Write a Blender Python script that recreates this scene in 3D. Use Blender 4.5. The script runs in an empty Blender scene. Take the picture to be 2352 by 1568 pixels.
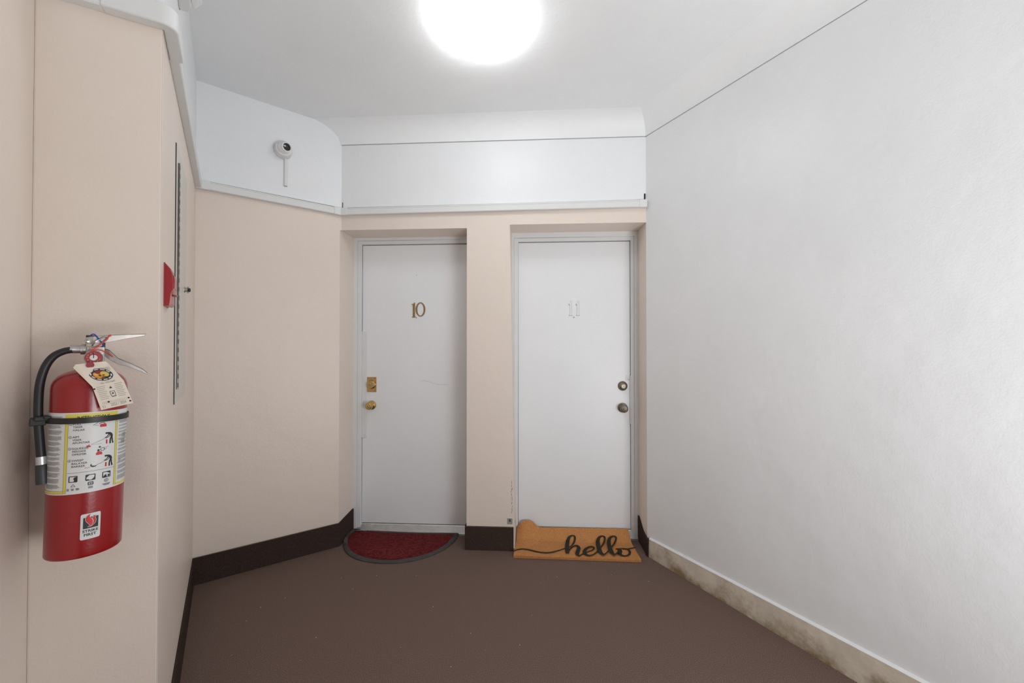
import bpy, bmesh, math, random
from mathutils import Vector, Matrix
from math import sin, cos, pi, radians, atan2, hypot

random.seed(7)
S = bpy.context.scene
COL = S.collection

# ------------------------------------------------------------------ camera, light, exposure
F = 914.7                      # focal length in pixels for a 2352 wide frame (14 mm lens)
H = 1.307                      # camera height
PITCH = radians(0.6)
CYP = 784 + 6.4                # principal point row
cd = bpy.data.cameras.new('camera'); cam = bpy.data.objects.new('camera', cd); COL.objects.link(cam)
cd.sensor_width = 36; cd.lens = F * 36 / 2352; cd.shift_y = 6.4 / 2352; cd.clip_start = 0.02
cam.location = (0, 0, H); cam.rotation_euler = (pi / 2 + PITCH, 0, 0)
S.camera = cam

w = bpy.data.worlds.new('world'); S.world = w; w.use_nodes = True
w.node_tree.nodes['Background'].inputs[0].default_value = (0.9, 0.95, 1, 1)
w.node_tree.nodes['Background'].inputs[1].default_value = 0.1

# unseen fill lights added behind the camera: one wide, one aimed forward and up
def area_light(name, size, energy, loc, aim, spread=180):
    ld = bpy.data.lights.new(name, 'AREA'); ld.shape = 'RECTANGLE'; ld.size = size; ld.size_y = size; ld.energy = energy; ld.color = (.965, .985, 1)
    ld.spread = radians(spread)
    lo = bpy.data.objects.new(name, ld); lo.location = loc; lo.rotation_euler = Vector(aim).to_track_quat('-Z', 'Y').to_euler(); COL.objects.link(lo)
area_light('corridor_fill', 1.0, 28, (1.65, -.4, .8), (-.8, 1, .9))
area_light('forward_fill', 1.0, 10.5, (1.3, -.6, .7), (0, 1, .7), 120)

LAMP_EMIT = 8
S.view_settings.view_transform = 'Standard'; S.view_settings.look = 'None'
S.view_settings.exposure = 0.08; S.view_settings.gamma = 1.0; S.view_settings.use_curve_mapping = False

# ------------------------------------------------------------------ geometry of the view (used to measure positions)
def ray(px, py):
    a = (px - 1176) / F; b = (CYP - py) / F
    return Vector((a, cos(PITCH) - b * sin(PITCH), sin(PITCH) + b * cos(PITCH)))
CAM = Vector((0, 0, H))
def hit_z(px, py, z):
    r = ray(px, py); t = (z - H) / r.z
    return CAM + r * t
def ratio(px):
    r = ray(px, 800); return r.x / r.y

class Wall:
    """vertical plane from A to B (plan), local x along it, local y into the wall, z up"""
    def __init__(s, A, B):
        s.A = Vector(A); s.B = Vector(B); d = s.B - s.A
        s.L = d.length; s.u = d.normalized(); s.y = Vector((-s.u.y, s.u.x)); s.rot = atan2(s.u.y, s.u.x)
        s.M = Matrix.Translation((A[0], A[1], 0)) @ Matrix.Rotation(s.rot, 4, 'Z')
        s.Mi = s.M.inverted()
    def hit(s, px, py, d=0.0):
        """local (x, z) where the view ray meets local y = d"""
        r = s.Mi.to_3x3() @ ray(px, py); o = s.Mi @ CAM
        t = (d - o.y) / r.y
        p = o + r * t
        return p.x, p.z
    def sx(s, px, d=0.0, py=800): return s.hit(px, py, d)[0]
    def p(s, x, y):
        v = s.M @ Vector((x, y, 0)); return (v.x, v.y)

def on_line(A, u, px):
    k = ratio(px)              # X = k*Y
    t = (k * A[1] - A[0]) / (u[0] - k * u[1])
    return (A[0] + u[0] * t, A[1] + u[1] * t)

kR = ratio(1485); YR = 2.591 / (1 + .0559 * kR); PR = (kR * YR, YR)
kL = ratio(783);  YL = 2.591 / (1 + .0559 * kL); PL = (kL * YL, YL)
PA = on_line(PL, (-.813, -.582), 446)
dl = Vector((.786, -1.1036)).normalized()
PB = on_line(PA, dl, 368)
PC = on_line(PB, (-.883, -.469), 70)
PD = (PC[0] + .58 * 4.6, PC[1] - .8146 * 4.6)
PE = (PR[0] + .4664 * 5.0, PR[1] - .8846 * 5.0)

WB = Wall(PL, PR); WA = Wall(PA, PL); WL = Wall(PB, PA); WX = Wall(PC, PB); WF = Wall(PD, PC); WR = Wall(PR, PE); WK = Wall(PE, PD)

def zc(x, y):                 # the plaster ceiling is not quite level
    return 2.785 + .05 * (2.6 - y)

# ------------------------------------------------------------------ materials
def mat(name, col, rough=.5, metal=0.0, var=0.0, vscale=20, bump=0.0, bscale=60, col2=None, emit=None, spec=None, detail=4, coat=0):
    m = bpy.data.materials.new(name); m.use_nodes = True
    nt = m.node_tree; b = nt.nodes['Principled BSDF']
    b.inputs['Base Color'].default_value = (*col, 1); b.inputs['Roughness'].default_value = rough; b.inputs['Metallic'].default_value = metal
    if spec is not None: b.inputs['Specular IOR Level'].default_value = spec
    if coat: b.inputs['Coat Weight'].default_value = coat; b.inputs['Coat Roughness'].default_value = .12
    tc = nt.nodes.new('ShaderNodeNewGeometry')
    if var or col2:
        n = nt.nodes.new('ShaderNodeTexNoise'); n.inputs['Scale'].default_value = vscale; n.inputs['Detail'].default_value = detail
        nt.links.new(tc.outputs['Position'], n.inputs['Vector'])
        r = nt.nodes.new('ShaderNodeMapRange'); r.inputs[1].default_value = .3; r.inputs[2].default_value = .7
        nt.links.new(n.outputs['Fac'], r.inputs[0])
        mx = nt.nodes.new('ShaderNodeMix'); mx.data_type = 'RGBA'
        c2 = col2 or tuple(c * (1 - var) for c in col)
        mx.inputs[6].default_value = (*col, 1); mx.inputs[7].default_value = (*c2, 1)
        nt.links.new(r.outputs[0], mx.inputs[0]); nt.links.new(mx.outputs[2], b.inputs['Base Color'])
    if bump:
        n = nt.nodes.new('ShaderNodeTexNoise'); n.inputs['Scale'].default_value = bscale; n.inputs['Detail'].default_value = 5
        nt.links.new(tc.outputs['Position'], n.inputs['Vector'])
        bp = nt.nodes.new('ShaderNodeBump'); bp.inputs['Strength'].default_value = bump; bp.inputs['Distance'].default_value = .004
        nt.links.new(n.outputs['Fac'], bp.inputs['Height']); nt.links.new(bp.outputs[0], b.inputs['Normal'])
    if emit:
        b.inputs['Emission Color'].default_value = (*emit[0], 1); b.inputs['Emission Strength'].default_value = emit[1]
    return m

WHITE = (.86, .872, .885); BEIGE = (.82, .717, .638)
def paint(name, low, high, split, rough=.42, bump=.25, wave=.35):
    """wall paint, two colours meeting at height split"""
    m = mat(name, low, rough, 0, 0, bump=0)
    nt = m.node_tree; b = nt.nodes['Principled BSDF']; g = nt.nodes['Geometry']
    sp = nt.nodes.new('ShaderNodeSeparateXYZ'); nt.links.new(g.outputs['Position'], sp.inputs[0])
    gt = nt.nodes.new('ShaderNodeMath'); gt.operation = 'GREATER_THAN'; gt.inputs[1].default_value = split; nt.links.new(sp.outputs[2], gt.inputs[0])
    mx = nt.nodes.new('ShaderNodeMix'); mx.data_type = 'RGBA'; mx.inputs[6].default_value = (*low, 1); mx.inputs[7].default_value = (*high, 1)
    nt.links.new(gt.outputs[0], mx.inputs[0])
    n = nt.nodes.new('ShaderNodeTexNoise'); n.inputs['Scale'].default_value = 2.2; n.inputs['Detail'].default_value = 5
    nt.links.new(g.outputs['Position'], n.inputs['Vector'])
    r = nt.nodes.new('ShaderNodeMapRange'); r.inputs[1].default_value = .3; r.inputs[2].default_value = .75; r.inputs[3].default_value = 1.0; r.inputs[4].default_value = .955
    nt.links.new(n.outputs['Fac'], r.inputs[0])
    mu = nt.nodes.new('ShaderNodeMix'); mu.data_type = 'RGBA'; mu.blend_type = 'MULTIPLY'; mu.inputs[0].default_value = 1
    nt.links.new(mx.outputs[2], mu.inputs[6]); nt.links.new(r.outputs[0], mu.inputs[7]); nt.links.new(mu.outputs[2], b.inputs['Base Color'])
    h = None
    for sc, st, ds in ((7, wave, .012), (160, bump, .002)):
        nn = nt.nodes.new('ShaderNodeTexNoise'); nn.inputs['Scale'].default_value = sc; nn.inputs['Detail'].default_value = 4
        nt.links.new(g.outputs['Position'], nn.inputs['Vector'])
        bp = nt.nodes.new('ShaderNodeBump'); bp.inputs['Strength'].default_value = st; bp.inputs['Distance'].default_value = ds
        nt.links.new(nn.outputs['Fac'], bp.inputs['Height'])
        if h: nt.links.new(h.outputs[0], bp.inputs['Normal'])
        h = bp
    nt.links.new(h.outputs[0], b.inputs['Normal'])
    return m
M_wall = paint('wall_paint', BEIGE, WHITE, 2.222)
M_white = paint('white_wall_paint', WHITE, WHITE, 9, rough=.36)
M_ceil = paint('ceiling_paint', (.885, .895, .90), (.885, .895, .90), 9, rough=.55)
M_door = paint('door_paint', (.86, .872, .89), (.86, .872, .89), 9, rough=.42, bump=.08, wave=.2)
M_trim = mat('trim_paint', (.78, .785, .79), .4, var=.04, vscale=9, bump=.25, bscale=40)
M_plastic = mat('white_plastic', (.76, .765, .76), .5)
M_plastic2 = mat('camera_plastic', (.78, .77, .765), .4)
M_carpet = mat('carpet', (.31, .215, .18), .95, bump=.35, bscale=800, col2=(.055, .034, .028), vscale=420, spec=.1, detail=6)
M_cbase = mat('base_carpet_shaded', (.085, .057, .047), .95, bump=.9, bscale=400, col2=(.03, .019, .016), vscale=300, spec=.1, detail=3)  # carpet colour darkened for the weaker light on upright strips
M_cedge = mat('base_carpet_edge', (.12, .08, .066), .95, bump=.6, bscale=400)
M_rubber = mat('mat_rubber', (.07, .062, .058), .7, var=.3, vscale=30, bump=.3, bscale=200)
M_red_mat = mat('red_pile', (.19, .032, .034), .95, col2=(.1, .012, .015), vscale=60, bump=.9, bscale=300, spec=.1)
M_red_rib = mat('red_pile_pressed', (.21, .035, .036), .9, bump=.5, bscale=300, spec=.1)
M_coir = mat('coir', (.82, .40, .155), .95, col2=(.48, .205, .07), vscale=260, bump=1, bscale=380, spec=.1)
M_coirblk = mat('coir_black', (.022, .02, .016), .95, col2=(.07, .06, .045), vscale=220, bump=1, bscale=380, spec=.1)
M_alu = mat('aluminium', (.66, .67, .68), .38, .75, var=.15, vscale=25)
M_dark = mat('dark_gap', (.03, .026, .022), .8)
M_brass = mat('brass', (.68, .50, .22), .2, 1.0, var=.15, vscale=60)
M_brassold = mat('aged_brass', (.46, .32, .16), .38, .9, var=.3, vscale=120)
M_nickel = mat('worn_nickel', (.27, .235, .19), .42, 1.0, var=.25, vscale=70)
M_chrome = mat('chrome', (.5, .47, .44), .25, 1.0, var=.1, vscale=50)
M_steel = mat('dark_steel', (.2, .18, .17), .33, 1.0, var=.2, vscale=60)
M_castmetal = mat('cast_valve', (.5, .48, .46), .42, .9, var=.15, vscale=80, bump=.2, bscale=200)
M_red = mat('extinguisher_red', (.30, .003, .006), .3, bump=.06, bscale=150, coat=.4)
M_redpl = mat('alarm_red', (.33, .012, .018), .28, coat=.3)
M_pink = mat('worn_red_edge', (.55, .25, .2), .5)
M_black = mat('black_rubber', (.014, .014, .015), .45)
M_blackm = mat('black_metal', (.018, .018, .018), .4)
M_nozzle = mat('nozzle_plastic', (.035, .038, .037), .45)
M_lab = mat('label_white', (.72, .72, .71), .42)
M_ink = mat('label_ink', (.025, .025, .032), .5)
M_grey = mat('label_grey_ink', (.28, .28, .29), .5)
M_yel = mat('label_yellow', (.74, .62, .1), .45)
M_yel2 = mat('label_yellow_line', (.35, .3, .08), .45)
M_inkred = mat('label_red_ink', (.6, .012, .015), .4)
M_tag = mat('tag_card', (.80, .72, .61), .7)
M_orange = mat('print_orange', (.8, .27, .03), .5)
M_yelp = mat('print_yellow', (.72, .5, .1), .5)
M_maroon = mat('print_maroon', (.28, .02, .04), .5)
M_hole = mat('punched_hole', (.05, .012, .012), .8)
M_redwire = mat('red_plastic', (.72, .05, .03), .35)
M_blue = mat('blue_plastic', (.01, .06, .42), .35)
M_glass = mat('lens_glass', (.012, .012, .015), .08)
M_panel = mat('panel_enamel', (.66, .635, .585), .35, var=.03, vscale=15)
M_lampbase = mat('lamp_base', (.75, .75, .75), .4)
M_lint = mat('lint', (.6, .57, .5), .9)
M_groove = mat('chip_and_shade_grey', (.36, .35, .34), .9)  # grey for chips, small recesses and painted edge shade

# the lamp's opal shade gives off light
M_shade = mat('opal_shade', (.85, .85, .86), .25, emit=((.97, .988, 1), LAMP_EMIT))

def stained_base():
    m = mat('stained_plaster_base', (.74, .66, .55), .6, var=.22, vscale=12, bump=.4, bscale=50)
    nt = m.node_tree; b = nt.nodes['Principled BSDF']; g = nt.nodes['Geometry']
    src = b.inputs['Base Color'].links[0].from_socket
    n = nt.nodes.new('ShaderNodeTexNoise'); n.inputs['Scale'].default_value = 5.5; n.inputs['Detail'].default_value = 8; n.inputs['Roughness'].default_value = .7
    nt.links.new(g.outputs['Position'], n.inputs['Vector'])
    sp = nt.nodes.new('ShaderNodeSeparateXYZ'); nt.links.new(g.outputs['Position'], sp.inputs[0])
    r = nt.nodes.new('ShaderNodeMapRange'); r.inputs[1].default_value = 0; r.inputs[2].default_value = .10; r.inputs[3].default_value = .17; r.inputs[4].default_value = -.05
    nt.links.new(sp.outputs[2], r.inputs[0])
    a = nt.nodes.new('ShaderNodeMath'); a.operation = 'ADD'; nt.links.new(n.outputs['Fac'], a.inputs[0]); nt.links.new(r.outputs[0], a.inputs[1])
    r2 = nt.nodes.new('ShaderNodeMapRange'); r2.inputs[1].default_value = .52; r2.inputs[2].default_value = .74
    nt.links.new(a.outputs[0], r2.inputs[0])
    mx = nt.nodes.new('ShaderNodeMix'); mx.data_type = 'RGBA'; nt.links.new(r2.outputs[0], mx.inputs[0]); nt.links.new(src, mx.inputs[6]); mx.inputs[7].default_value = (.27, .19, .09, 1)
    nt.links.new(mx.outputs[2], b.inputs['Base Color'])
    return m
M_sbase = stained_base()

# ------------------------------------------------------------------ mesh helpers
class MB:
    def __init__(s): s.v = []; s.f = []
    def add(s, vs, fs):
        o = len(s.v); s.v += [tuple(v) for v in vs]; s.f += [tuple(i + o for i in f) for f in fs]; return s
    def box(s, x0, x1, y0, y1, z0, z1):
        vs = [(x, y, z) for z in (z0, z1) for y in (y0, y1) for x in (x0, x1)]
        return s.add(vs, [(0, 2, 3, 1), (4, 5, 7, 6), (0, 1, 5, 4), (2, 6, 7, 3), (0, 4, 6, 2), (1, 3, 7, 5)])
    def prism(s, bot, top):
        """bot, top: matching loops of 3D points"""
        n = len(bot)
        return s.add(list(bot) + list(top), [tuple(range(n))[::-1], tuple(range(n, 2 * n))] + [(i, (i + 1) % n, n + (i + 1) % n, n + i) for i in range(n)])
    def foot(s, poly, z0, z1, poly1=None):
        p1 = poly1 or poly
        zz = lambda z, p: z(p) if callable(z) else z
        return s.prism([(p[0], p[1], zz(z0, p)) for p in poly], [(p[0], p[1], zz(z1, p)) for p in p1])
    def plate(s, poly, y0, y1):
        """polygon in x,z extruded in y"""
        return s.prism([(p[0], y0, p[1]) for p in poly], [(p[0], y1, p[1]) for p in poly])
    def grid(s, pts, closed_u=False):
        """pts[i][j] -> surface"""
        n = len(pts); m = len(pts[0]); o = len(s.v)
        for row in pts: s.v += [tuple(p) for p in row]
        for i in range(n if closed_u else n - 1):
            for j in range(m - 1):
                a = o + i * m + j; b = o + ((i + 1) % n) * m + j
                s.f.append((a, b, b + 1, a + 1))
        return s
    def lathe(s, org, axis, prof, seg=32):
        """prof: (radius, height) along axis; r==0 ends close"""
        ax = Vector(axis).normalized(); t = Vector((0, 0, 1)) if abs(ax.z) < .9 else Vector((1, 0, 0))
        e1 = ax.cross(t).normalized(); e2 = ax.cross(e1); o = Vector(org)
        rings = [[o + ax * h + (e1 * cos(2 * pi * k / seg) + e2 * sin(2 * pi * k / seg)) * max(r, 1e-5) for k in range(seg)] for r, h in prof]
        base = len(s.v)
        for rg in rings: s.v += [tuple(p) for p in rg]
        for i in range(len(rings) - 1):
            for k in range(seg):
                a = base + i * seg + k; b = base + i * seg + (k + 1) % seg
                s.f.append((a, b, b + seg, a + seg))
        s.f.append(tuple(base + k for k in range(seg))[::-1]); s.f.append(tuple(base + (len(rings) - 1) * seg + k for k in range(seg)))
        return s
    def tube(s, pts, rad, seg=12, cap=True, flat=1.0):
        P = [Vector(p) for p in pts]; n = len(P)
        R = rad if hasattr(rad, '__len__') else [rad] * n
        prev = None; base = len(s.v)
        for i, p in enumerate(P):
            t = (P[min(i + 1, n - 1)] - P[max(i - 1, 0)]).normalized()
            if prev is None:
                a = Vector((0, 0, 1)) if abs(t.z) < .9 else Vector((0, 1, 0)); e = t.cross(a).normalized()
            else:
                e = (prev - t * prev.dot(t)).normalized()
            prev = e; g = t.cross(e)
            s.v += [tuple(p + (e * cos(2 * pi * k / seg) + g * sin(2 * pi * k / seg) * flat) * R[i]) for k in range(seg)]
        for i in range(n - 1):
            for k in range(seg):
                a = base + i * seg + k; b = base + i * seg + (k + 1) % seg
                s.f.append((a, b, b + seg, a + seg))
        if cap:
            s.f.append(tuple(base + k for k in range(seg))[::-1]); s.f.append(tuple(base + (n - 1) * seg + k for k in range(seg)))
        return s
    def sphere(s, c, r, sc=(1, 1, 1), seg=24, rings=12):
        pts = []
        for i in range(seg):
            a = 2 * pi * i / seg
            pts.append([(c[0] + r * sc[0] * sin(pi * j / rings) * cos(a), c[1] + r * sc[1] * sin(pi * j / rings) * sin(a), c[2] + r * sc[2] * cos(pi * j / rings)) for j in range(rings + 1)])
        return s.grid(pts, True)

def link(o, parent=None):
    COL.objects.link(o)
    if parent: o.parent = parent
    return o
def part(name, mb, m, parent=None, smooth=False, bevel=0, label=None, kind=None, angle=35):
    me = bpy.data.meshes.new(name); me.from_pydata(mb.v, [], mb.f); me.update()
    bm = bmesh.new(); bm.from_mesh(me); bmesh.ops.remove_doubles(bm, verts=bm.verts, dist=1e-6); bmesh.ops.recalc_face_normals(bm, faces=bm.faces); bm.to_mesh(me); bm.free()
    if smooth: me.shade_smooth(); me.set_sharp_from_angle(angle=radians(angle))
    me.materials.append(m)
    o = bpy.data.objects.new(name, me); link(o, parent)
    if bevel:
        md = o.modifiers.new('bevel', 'BEVEL'); md.width = bevel; md.segments = 2; md.limit_method = 'ANGLE'; md.angle_limit = radians(40)
    if label: o['label'] = label
    if kind: o['kind'] = kind
    return o
def structure(name, mb, m, label=None, wall=None, **k):
    o = part(name, mb, m, None, **k); o['kind'] = 'structure'
    if label: o['label'] = label
    if wall: o.matrix_world = wall.M
    return o
def thing(name, label, cat, loc, rot=0, group=None):
    o = bpy.data.objects.new(name, None); o.empty_display_size = .05; COL.objects.link(o)
    o.location = loc; o.rotation_euler = (0, 0, rot); o['label'] = label; o['category'] = cat
    if group: o['group'] = group
    return o
def catmull(P, n=8):
    P = [Vector(p) for p in P]; out = []
    for i in range(len(P) - 1):
        a = P[max(i - 1, 0)]; b = P[i]; c = P[i + 1]; d = P[min(i + 2, len(P) - 1)]
        for k in range(n):
            t = k / n
            out.append(.5 * ((2 * b) + (c - a) * t + (2 * a - 5 * b + 4 * c - d) * t * t + (3 * b - a - 3 * c + d) * t ** 3))
    out.append(P[-1]); return out

# ------------------------------------------------------------------ room shell
def V2(p, v, k): return (p[0] + v[0] * k, p[1] + v[1] * k)
TOP = 3.05
outer = [PC, PB, PA, PL, PR, PE, PD]
def grow(poly, k):
    cx = sum(p[0] for p in poly) / len(poly); cy = sum(p[1] for p in poly) / len(poly)
    return [(cx + (p[0] - cx) * k, cy + (p[1] - cy) * k) for p in poly]
big = [(-2.6, 3.3), (1.6, 3.3), (4.2, -2.6), (1.2, -3.9), (-2.6, .5)]
mb = MB().foot(big[::-1], -.12, 0.0); structure('floor', mb, M_carpet)
mb = MB().foot(big[::-1], lambda p: zc(*p), lambda p: 3.1); structure('ceiling', mb, M_ceil)

# angled wall beside the doors
xJ = WA.sx(779.5)
SOF10 = 2.097; SOF11 = 2.115
JL = WA.p(xJ, 0)
mb = MB()
mb.foot([PA, JL, V2(JL, WA.y, .12), V2(V2(PA, WA.y, .12), WA.u, -.1)], 0, SOF10)
mb.foot([PA, PL, V2(PL, WA.y, .12), V2(V2(PA, WA.y, .12), WA.u, -.1)], SOF10, TOP)
structure('wall_back_left', mb, M_wall)
# left wall with the panel
B2 = (PB[0] + .12 * cos(radians(170)), PB[1] + .12 * sin(radians(170)))
mb = MB().foot([PB, PA, V2(V2(PA, WL.y, .12), WL.u, .1), B2], 0, TOP); structure('wall_left', mb, M_wall, bevel=.004)
mb = MB().foot([PC, PB, B2, V2(V2(PC, WX.y, .12), WX.u, -.1)], 0, TOP); structure('wall_front_left', mb, M_wall, bevel=.004)
mb = MB().foot([PD, PC, V2(V2(PC, WF.y, .12), WF.u, .1), V2(V2(PD, WF.y, .12), WF.u, -.1)], 0, TOP); structure('wall_near_left', mb, M_wall)
mb = MB().foot([PR, PE, V2(V2(PE, WR.y, .12), WR.u, .1), V2(V2(PR, WR.y, .12), WR.u, -.1)], 0, TOP); structure('wall_right', mb, M_white)
mb = MB().foot([PE, PD, V2(V2(PD, WK.y, .12), WK.u, .1), V2(V2(PE, WK.y, .12), WK.u, -.1)], 0, TOP); structure('wall_rear', mb, M_white)

# back wall: lintel, pillar and jambs around two deep door openings (local coordinates of WB)
FD = .19                        # depth of the door frames
sL = WB.Mi @ Vector((JL[0], JL[1], 0)); 
sFL = WB.sx(812, FD)
sP0 = WB.sx(1072); sP1t = WB.sx(1171.5, 0, 520); sP1b = WB.sx(1179, 0, 1200)
sFR = WB.sx(1466.5, FD)
LW = WB.L
mb = MB()
mb.foot([(sL.x, sL.y), (sFL, FD), (sFL, .34), (sL.x - .22, .34), (sL.x - .12, sL.y + .03)], 0, SOF10 + .02)
mb.foot([(LW, 0), (LW + .1, .06), (LW + .12, .34), (sFR, .34), (sFR, FD)], 0, SOF11 + .02)
k0 = sP1b + (sP1b - sP1t) * .45; 
mb.prism([(sP0, 0, 0), (k0, 0, 0), (k0 + .002, .34, 0), (sP0, .34, 0)], [(sP0, 0, SOF10), (sP1t - .001, 0, SOF10), (sP1t + .002, .34, SOF10), (sP0, .34, SOF10)])
sm = (sP0 + sP1t) / 2
mb.foot([(0, 0), (sm, 0), (sm, .34), (-.2, .34)], SOF10, TOP); mb.foot([(sm, 0), (sP1t - .001, 0), (sP1t + .002, .34), (sm, .34)], SOF10, SOF11)
mb.foot([(sL.x - .002, sL.y - .0005), (0.001, 0.0005), (-.058, .1), (-.12, .1)], SOF10 - .0006, SOF10 + .05)
mb.foot([(sm, 0), (LW, 0), (LW + .1, .34), (sm, .34)], SOF11, TOP)
mb.foot([(-.25, .34), (LW + .2, .34), (LW + .2, .4), (-.25, .4)], 0, TOP)
wb = structure('wall_back', mb, M_wall, wall=WB)

# chipped paint and an exposed metal corner bead at the foot of the pillar
x0, z0 = WB.hit(1165, 1203); x1, z1 = WB.hit(1177, 1190)
mb = MB().box(x0, x1, -.0015, .002, z0, z1); cb = part('corner_bead', mb, M_alu, wb, label='exposed silver metal of the corner bead')
mb = MB().box((x0 + x1) / 2 - .004, (x0 + x1) / 2 + .005, -.0022, -.001, (z0 + z1) / 2 - .003, z1 - .006); part('nail_hole', mb, M_dark, cb)
mb = MB(); rnd = random.Random(3)
for k in range(16):
    py = rnd.uniform(1105, 1188); xx, zz = WB.hit(1174.5 + rnd.uniform(-1, 1.5) + (py - 1100) * .02, py)
    mb.plate([(xx - .0015, zz), (xx + .001, zz - .002), (xx + .002, zz + .008), (xx - .001, zz + rnd.uniform(.006, .018))], -.0012, .0005)
part('paint_chips', mb, M_groove, wb, kind='stuff')

# coves between ceiling and the back and right walls
Z0 = 2.668
def inter(A, u, B, v):
    d = (B[0] - A[0], B[1] - A[1]); den = u[0] * v[1] - u[1] * v[0]
    t = (d[0] * v[1] - d[1] * v[0]) / den
    return (A[0] + u[0] * t, A[1] + u[1] * t)
def cove(W, endA, endB, R, n=14):
    """endA/endB: neighbouring wall, True if that wall has a cove too"""
    pts = []
    for j in range(n + 1):
        ph = j / n * pi / 2; d = .007 + R * (1 - cos(ph)); f = sin(ph)
        A0 = V2(W.A, W.y, -d)
        ends = []
        for (W2, cov) in (endA, endB):
            if W2 is None: ends.append(V2(A0, W.u, W.L)); continue
            dd = d if cov else 0
            ends.append(inter(A0, W.u, V2(W2.A, W2.y, -dd), W2.u))
        row = []
        for q in range(9):
            t = q / 8; x = ends[0][0] * (1 - t) + ends[1][0] * t; y = ends[0][1] * (1 - t) + ends[1][1] * t
            row.append((x, y, Z0 + (zc(x, y) - Z0) * f + (.004 if j == n else 0)))
        pts.append(row)
    lip = [(p[0] + W.y.x * .012, p[1] + W.y.y * .012, p[2]) for p in pts[0]]
    return MB().grid([lip] + pts)
structure('trim_1', cove(WB, (WA, False), (WR, True), .115), M_ceil, label='rounded plaster cove above the two doors', smooth=True, angle=50)
structure('trim_2', cove(WR, (WB, True), (None, False), .115), M_ceil, label='rounded plaster cove along the right wall', smooth=True, angle=50)
# groove shadow line drawn as a dark strip under each cove
mb = MB().box(.0, LW, -.0015, .001, Z0 - .003, Z0 + .001); part('groove_shadow_line', mb, M_groove, bpy.data.objects['trim_1']).matrix_world = WB.M
mb = MB().box(.0, 4.8, -.0015, .001, Z0 - .003, Z0 + .001); part('groove_shadow_line', mb, M_groove, bpy.data.objects['trim_2']).matrix_world = WR.M

# ------------------------------------------------------------------ baseboards
def strip(W, x0, x1, zt0, zt1, th=.008):
    return MB().prism([(x0, -th, 0), (x1, -th, 0), (x1, .001, 0), (x0, .001, 0)], [(x0, -th, zt0), (x1, -th, zt1), (x1, .001, zt1), (x0, .001, zt0)])
o = structure('baseboard_left', strip(WL, .01, WL.L - .001, .150, .150), M_cbase, wall=WL, bevel=.002)
o = structure('baseboard_back_left', strip(WA, .004, xJ + .003, .150, .152), M_cbase, wall=WA, bevel=.002)
part('piping', MB().tube([(.006, -.008, .151), (xJ, -.008, .153)], .0022, 6), M_cedge, o)
structure('baseboard_front_left', strip(WX, 0, WX.L - .005, .15, .15), M_cbase, wall=WX)
structure('baseboard_near_left', strip(WF, 0, WF.L, .15, .15), M_cbase, wall=WF)
# left jamb base
JW = Wall(JL, WB.p(sFL, FD))
mb = MB().prism([(-.004, -.009, 0), (JW.L - .004, -.009, 0), (JW.L - .004, .001, 0), (-.004, .001, 0)], [(-.004, -.009, .152), (JW.L - .004, -.009, .172), (JW.L - .004, .001, .172), (-.004, .001, .152)])
structure('baseboard_jamb_left', mb, M_cbase, wall=JW, bevel=.002)
# pillar base wraps the front and both sides
mb = MB()
a, b = WB.sx(1067.5, -.01, 1230), WB.sx(1179.5, -.01, 1230)
for lp in ([(a, -.01), (b, -.01), (b, .001), (a, .001)],):
    mb.foot(lp, 0, .152)
mb.foot([(b - .012, 0), (b, 0), (b + .004, FD + .01), (b - .006, FD + .01)], 0, lambda p: .152 if p[1] < .05 else .178)
mb.foot([(a, 0), (a + .01, 0), (a + .01, FD + .01), (a, FD + .01)], 0, .152)
o = structure('baseboard_pillar', mb, M_cbase, wall=WB)
part('piping', MB().tube([(a, -.010, .152), (b, -.010, .152)], .0018, 6), M_cedge, o)
# right jamb base with a sagging cut top edge, wrapping round the corner
J2 = Wall(WB.p(sFR, FD), PR)
prof = [(0, .168), (.02, .166), (.05, .150), (.08, .132), (.11, .118), (.14, .113), (.17, .112), (J2.L, .110)]
mb = MB()
loop0 = [(x, -.009, z) for x, z in prof] + [(J2.L, -.009, 0), (0, -.009, 0)]
mb.prism(loop0, [(p[0], .001, p[2]) for p in loop0])
o = structure('baseboard_jamb_right', mb, M_cbase, wall=J2)
part('corner_flap', MB().foot([(.0, -.016), (.028, -.024), (.028, -.001), (.0, .001)], 0, lambda p: .108), M_cbase, o).matrix_world = WR.M
# right plaster base
pts = []
x1 = 3.6
def rb(x): return .112 + .018 * min(x, 1.4)
mb = MB(); sec = []
for q in range(13):
    x = .026 + (4.6 - .026) * q / 12
    sec.append([(x, -.017, -.01), (x, -.016, rb(x) * .5), (x, -.013, rb(x) - .004), (x, -.009, rb(x)), (x, .002, rb(x) + .004)])
mb.grid(sec); mb.f.append((0, 1, 2, 3, 4))
o = structure('baseboard_right', mb, M_sbase, wall=WR, smooth=True)
mb = MB(); sec = []
for q in range(13):
    x = .026 + (4.6 - .026) * q / 12
    sec.append([(x, -.0135, rb(x) - .002), (x, -.009, rb(x) + .0015), (x, .001, rb(x) + .006)])
part('painted_ledge', mb.grid(sec), M_white, o)

# ------------------------------------------------------------------ raceway and the flat white boards above it
TZ0, TZ1 = 2.196, 2.241; TP = .027
def board(W, x0, x1, z0a, z0b, h=.048):
    return MB().prism([(x0, -.004, z0a), (x1, -.004, z0b), (x1, .001, z0b), (x0, .001, z0a)], [(x0, -.003, z0a + h), (x1, -.003, z0b + h), (x1, .001, z0b + h), (x0, .001, z0a + h)])
structure('trim_3', board(WA, .016, WA.L - .006, TZ1 + .009, TZ1 + .006), M_white, label='flat white board above the raceway on the angled wall', wall=WA)
structure('trim_4', board(WB, .012, LW - .018, TZ1 + .005, TZ1 + .017), M_white, label='flat white board above the raceway over the doors', wall=WB)

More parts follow.
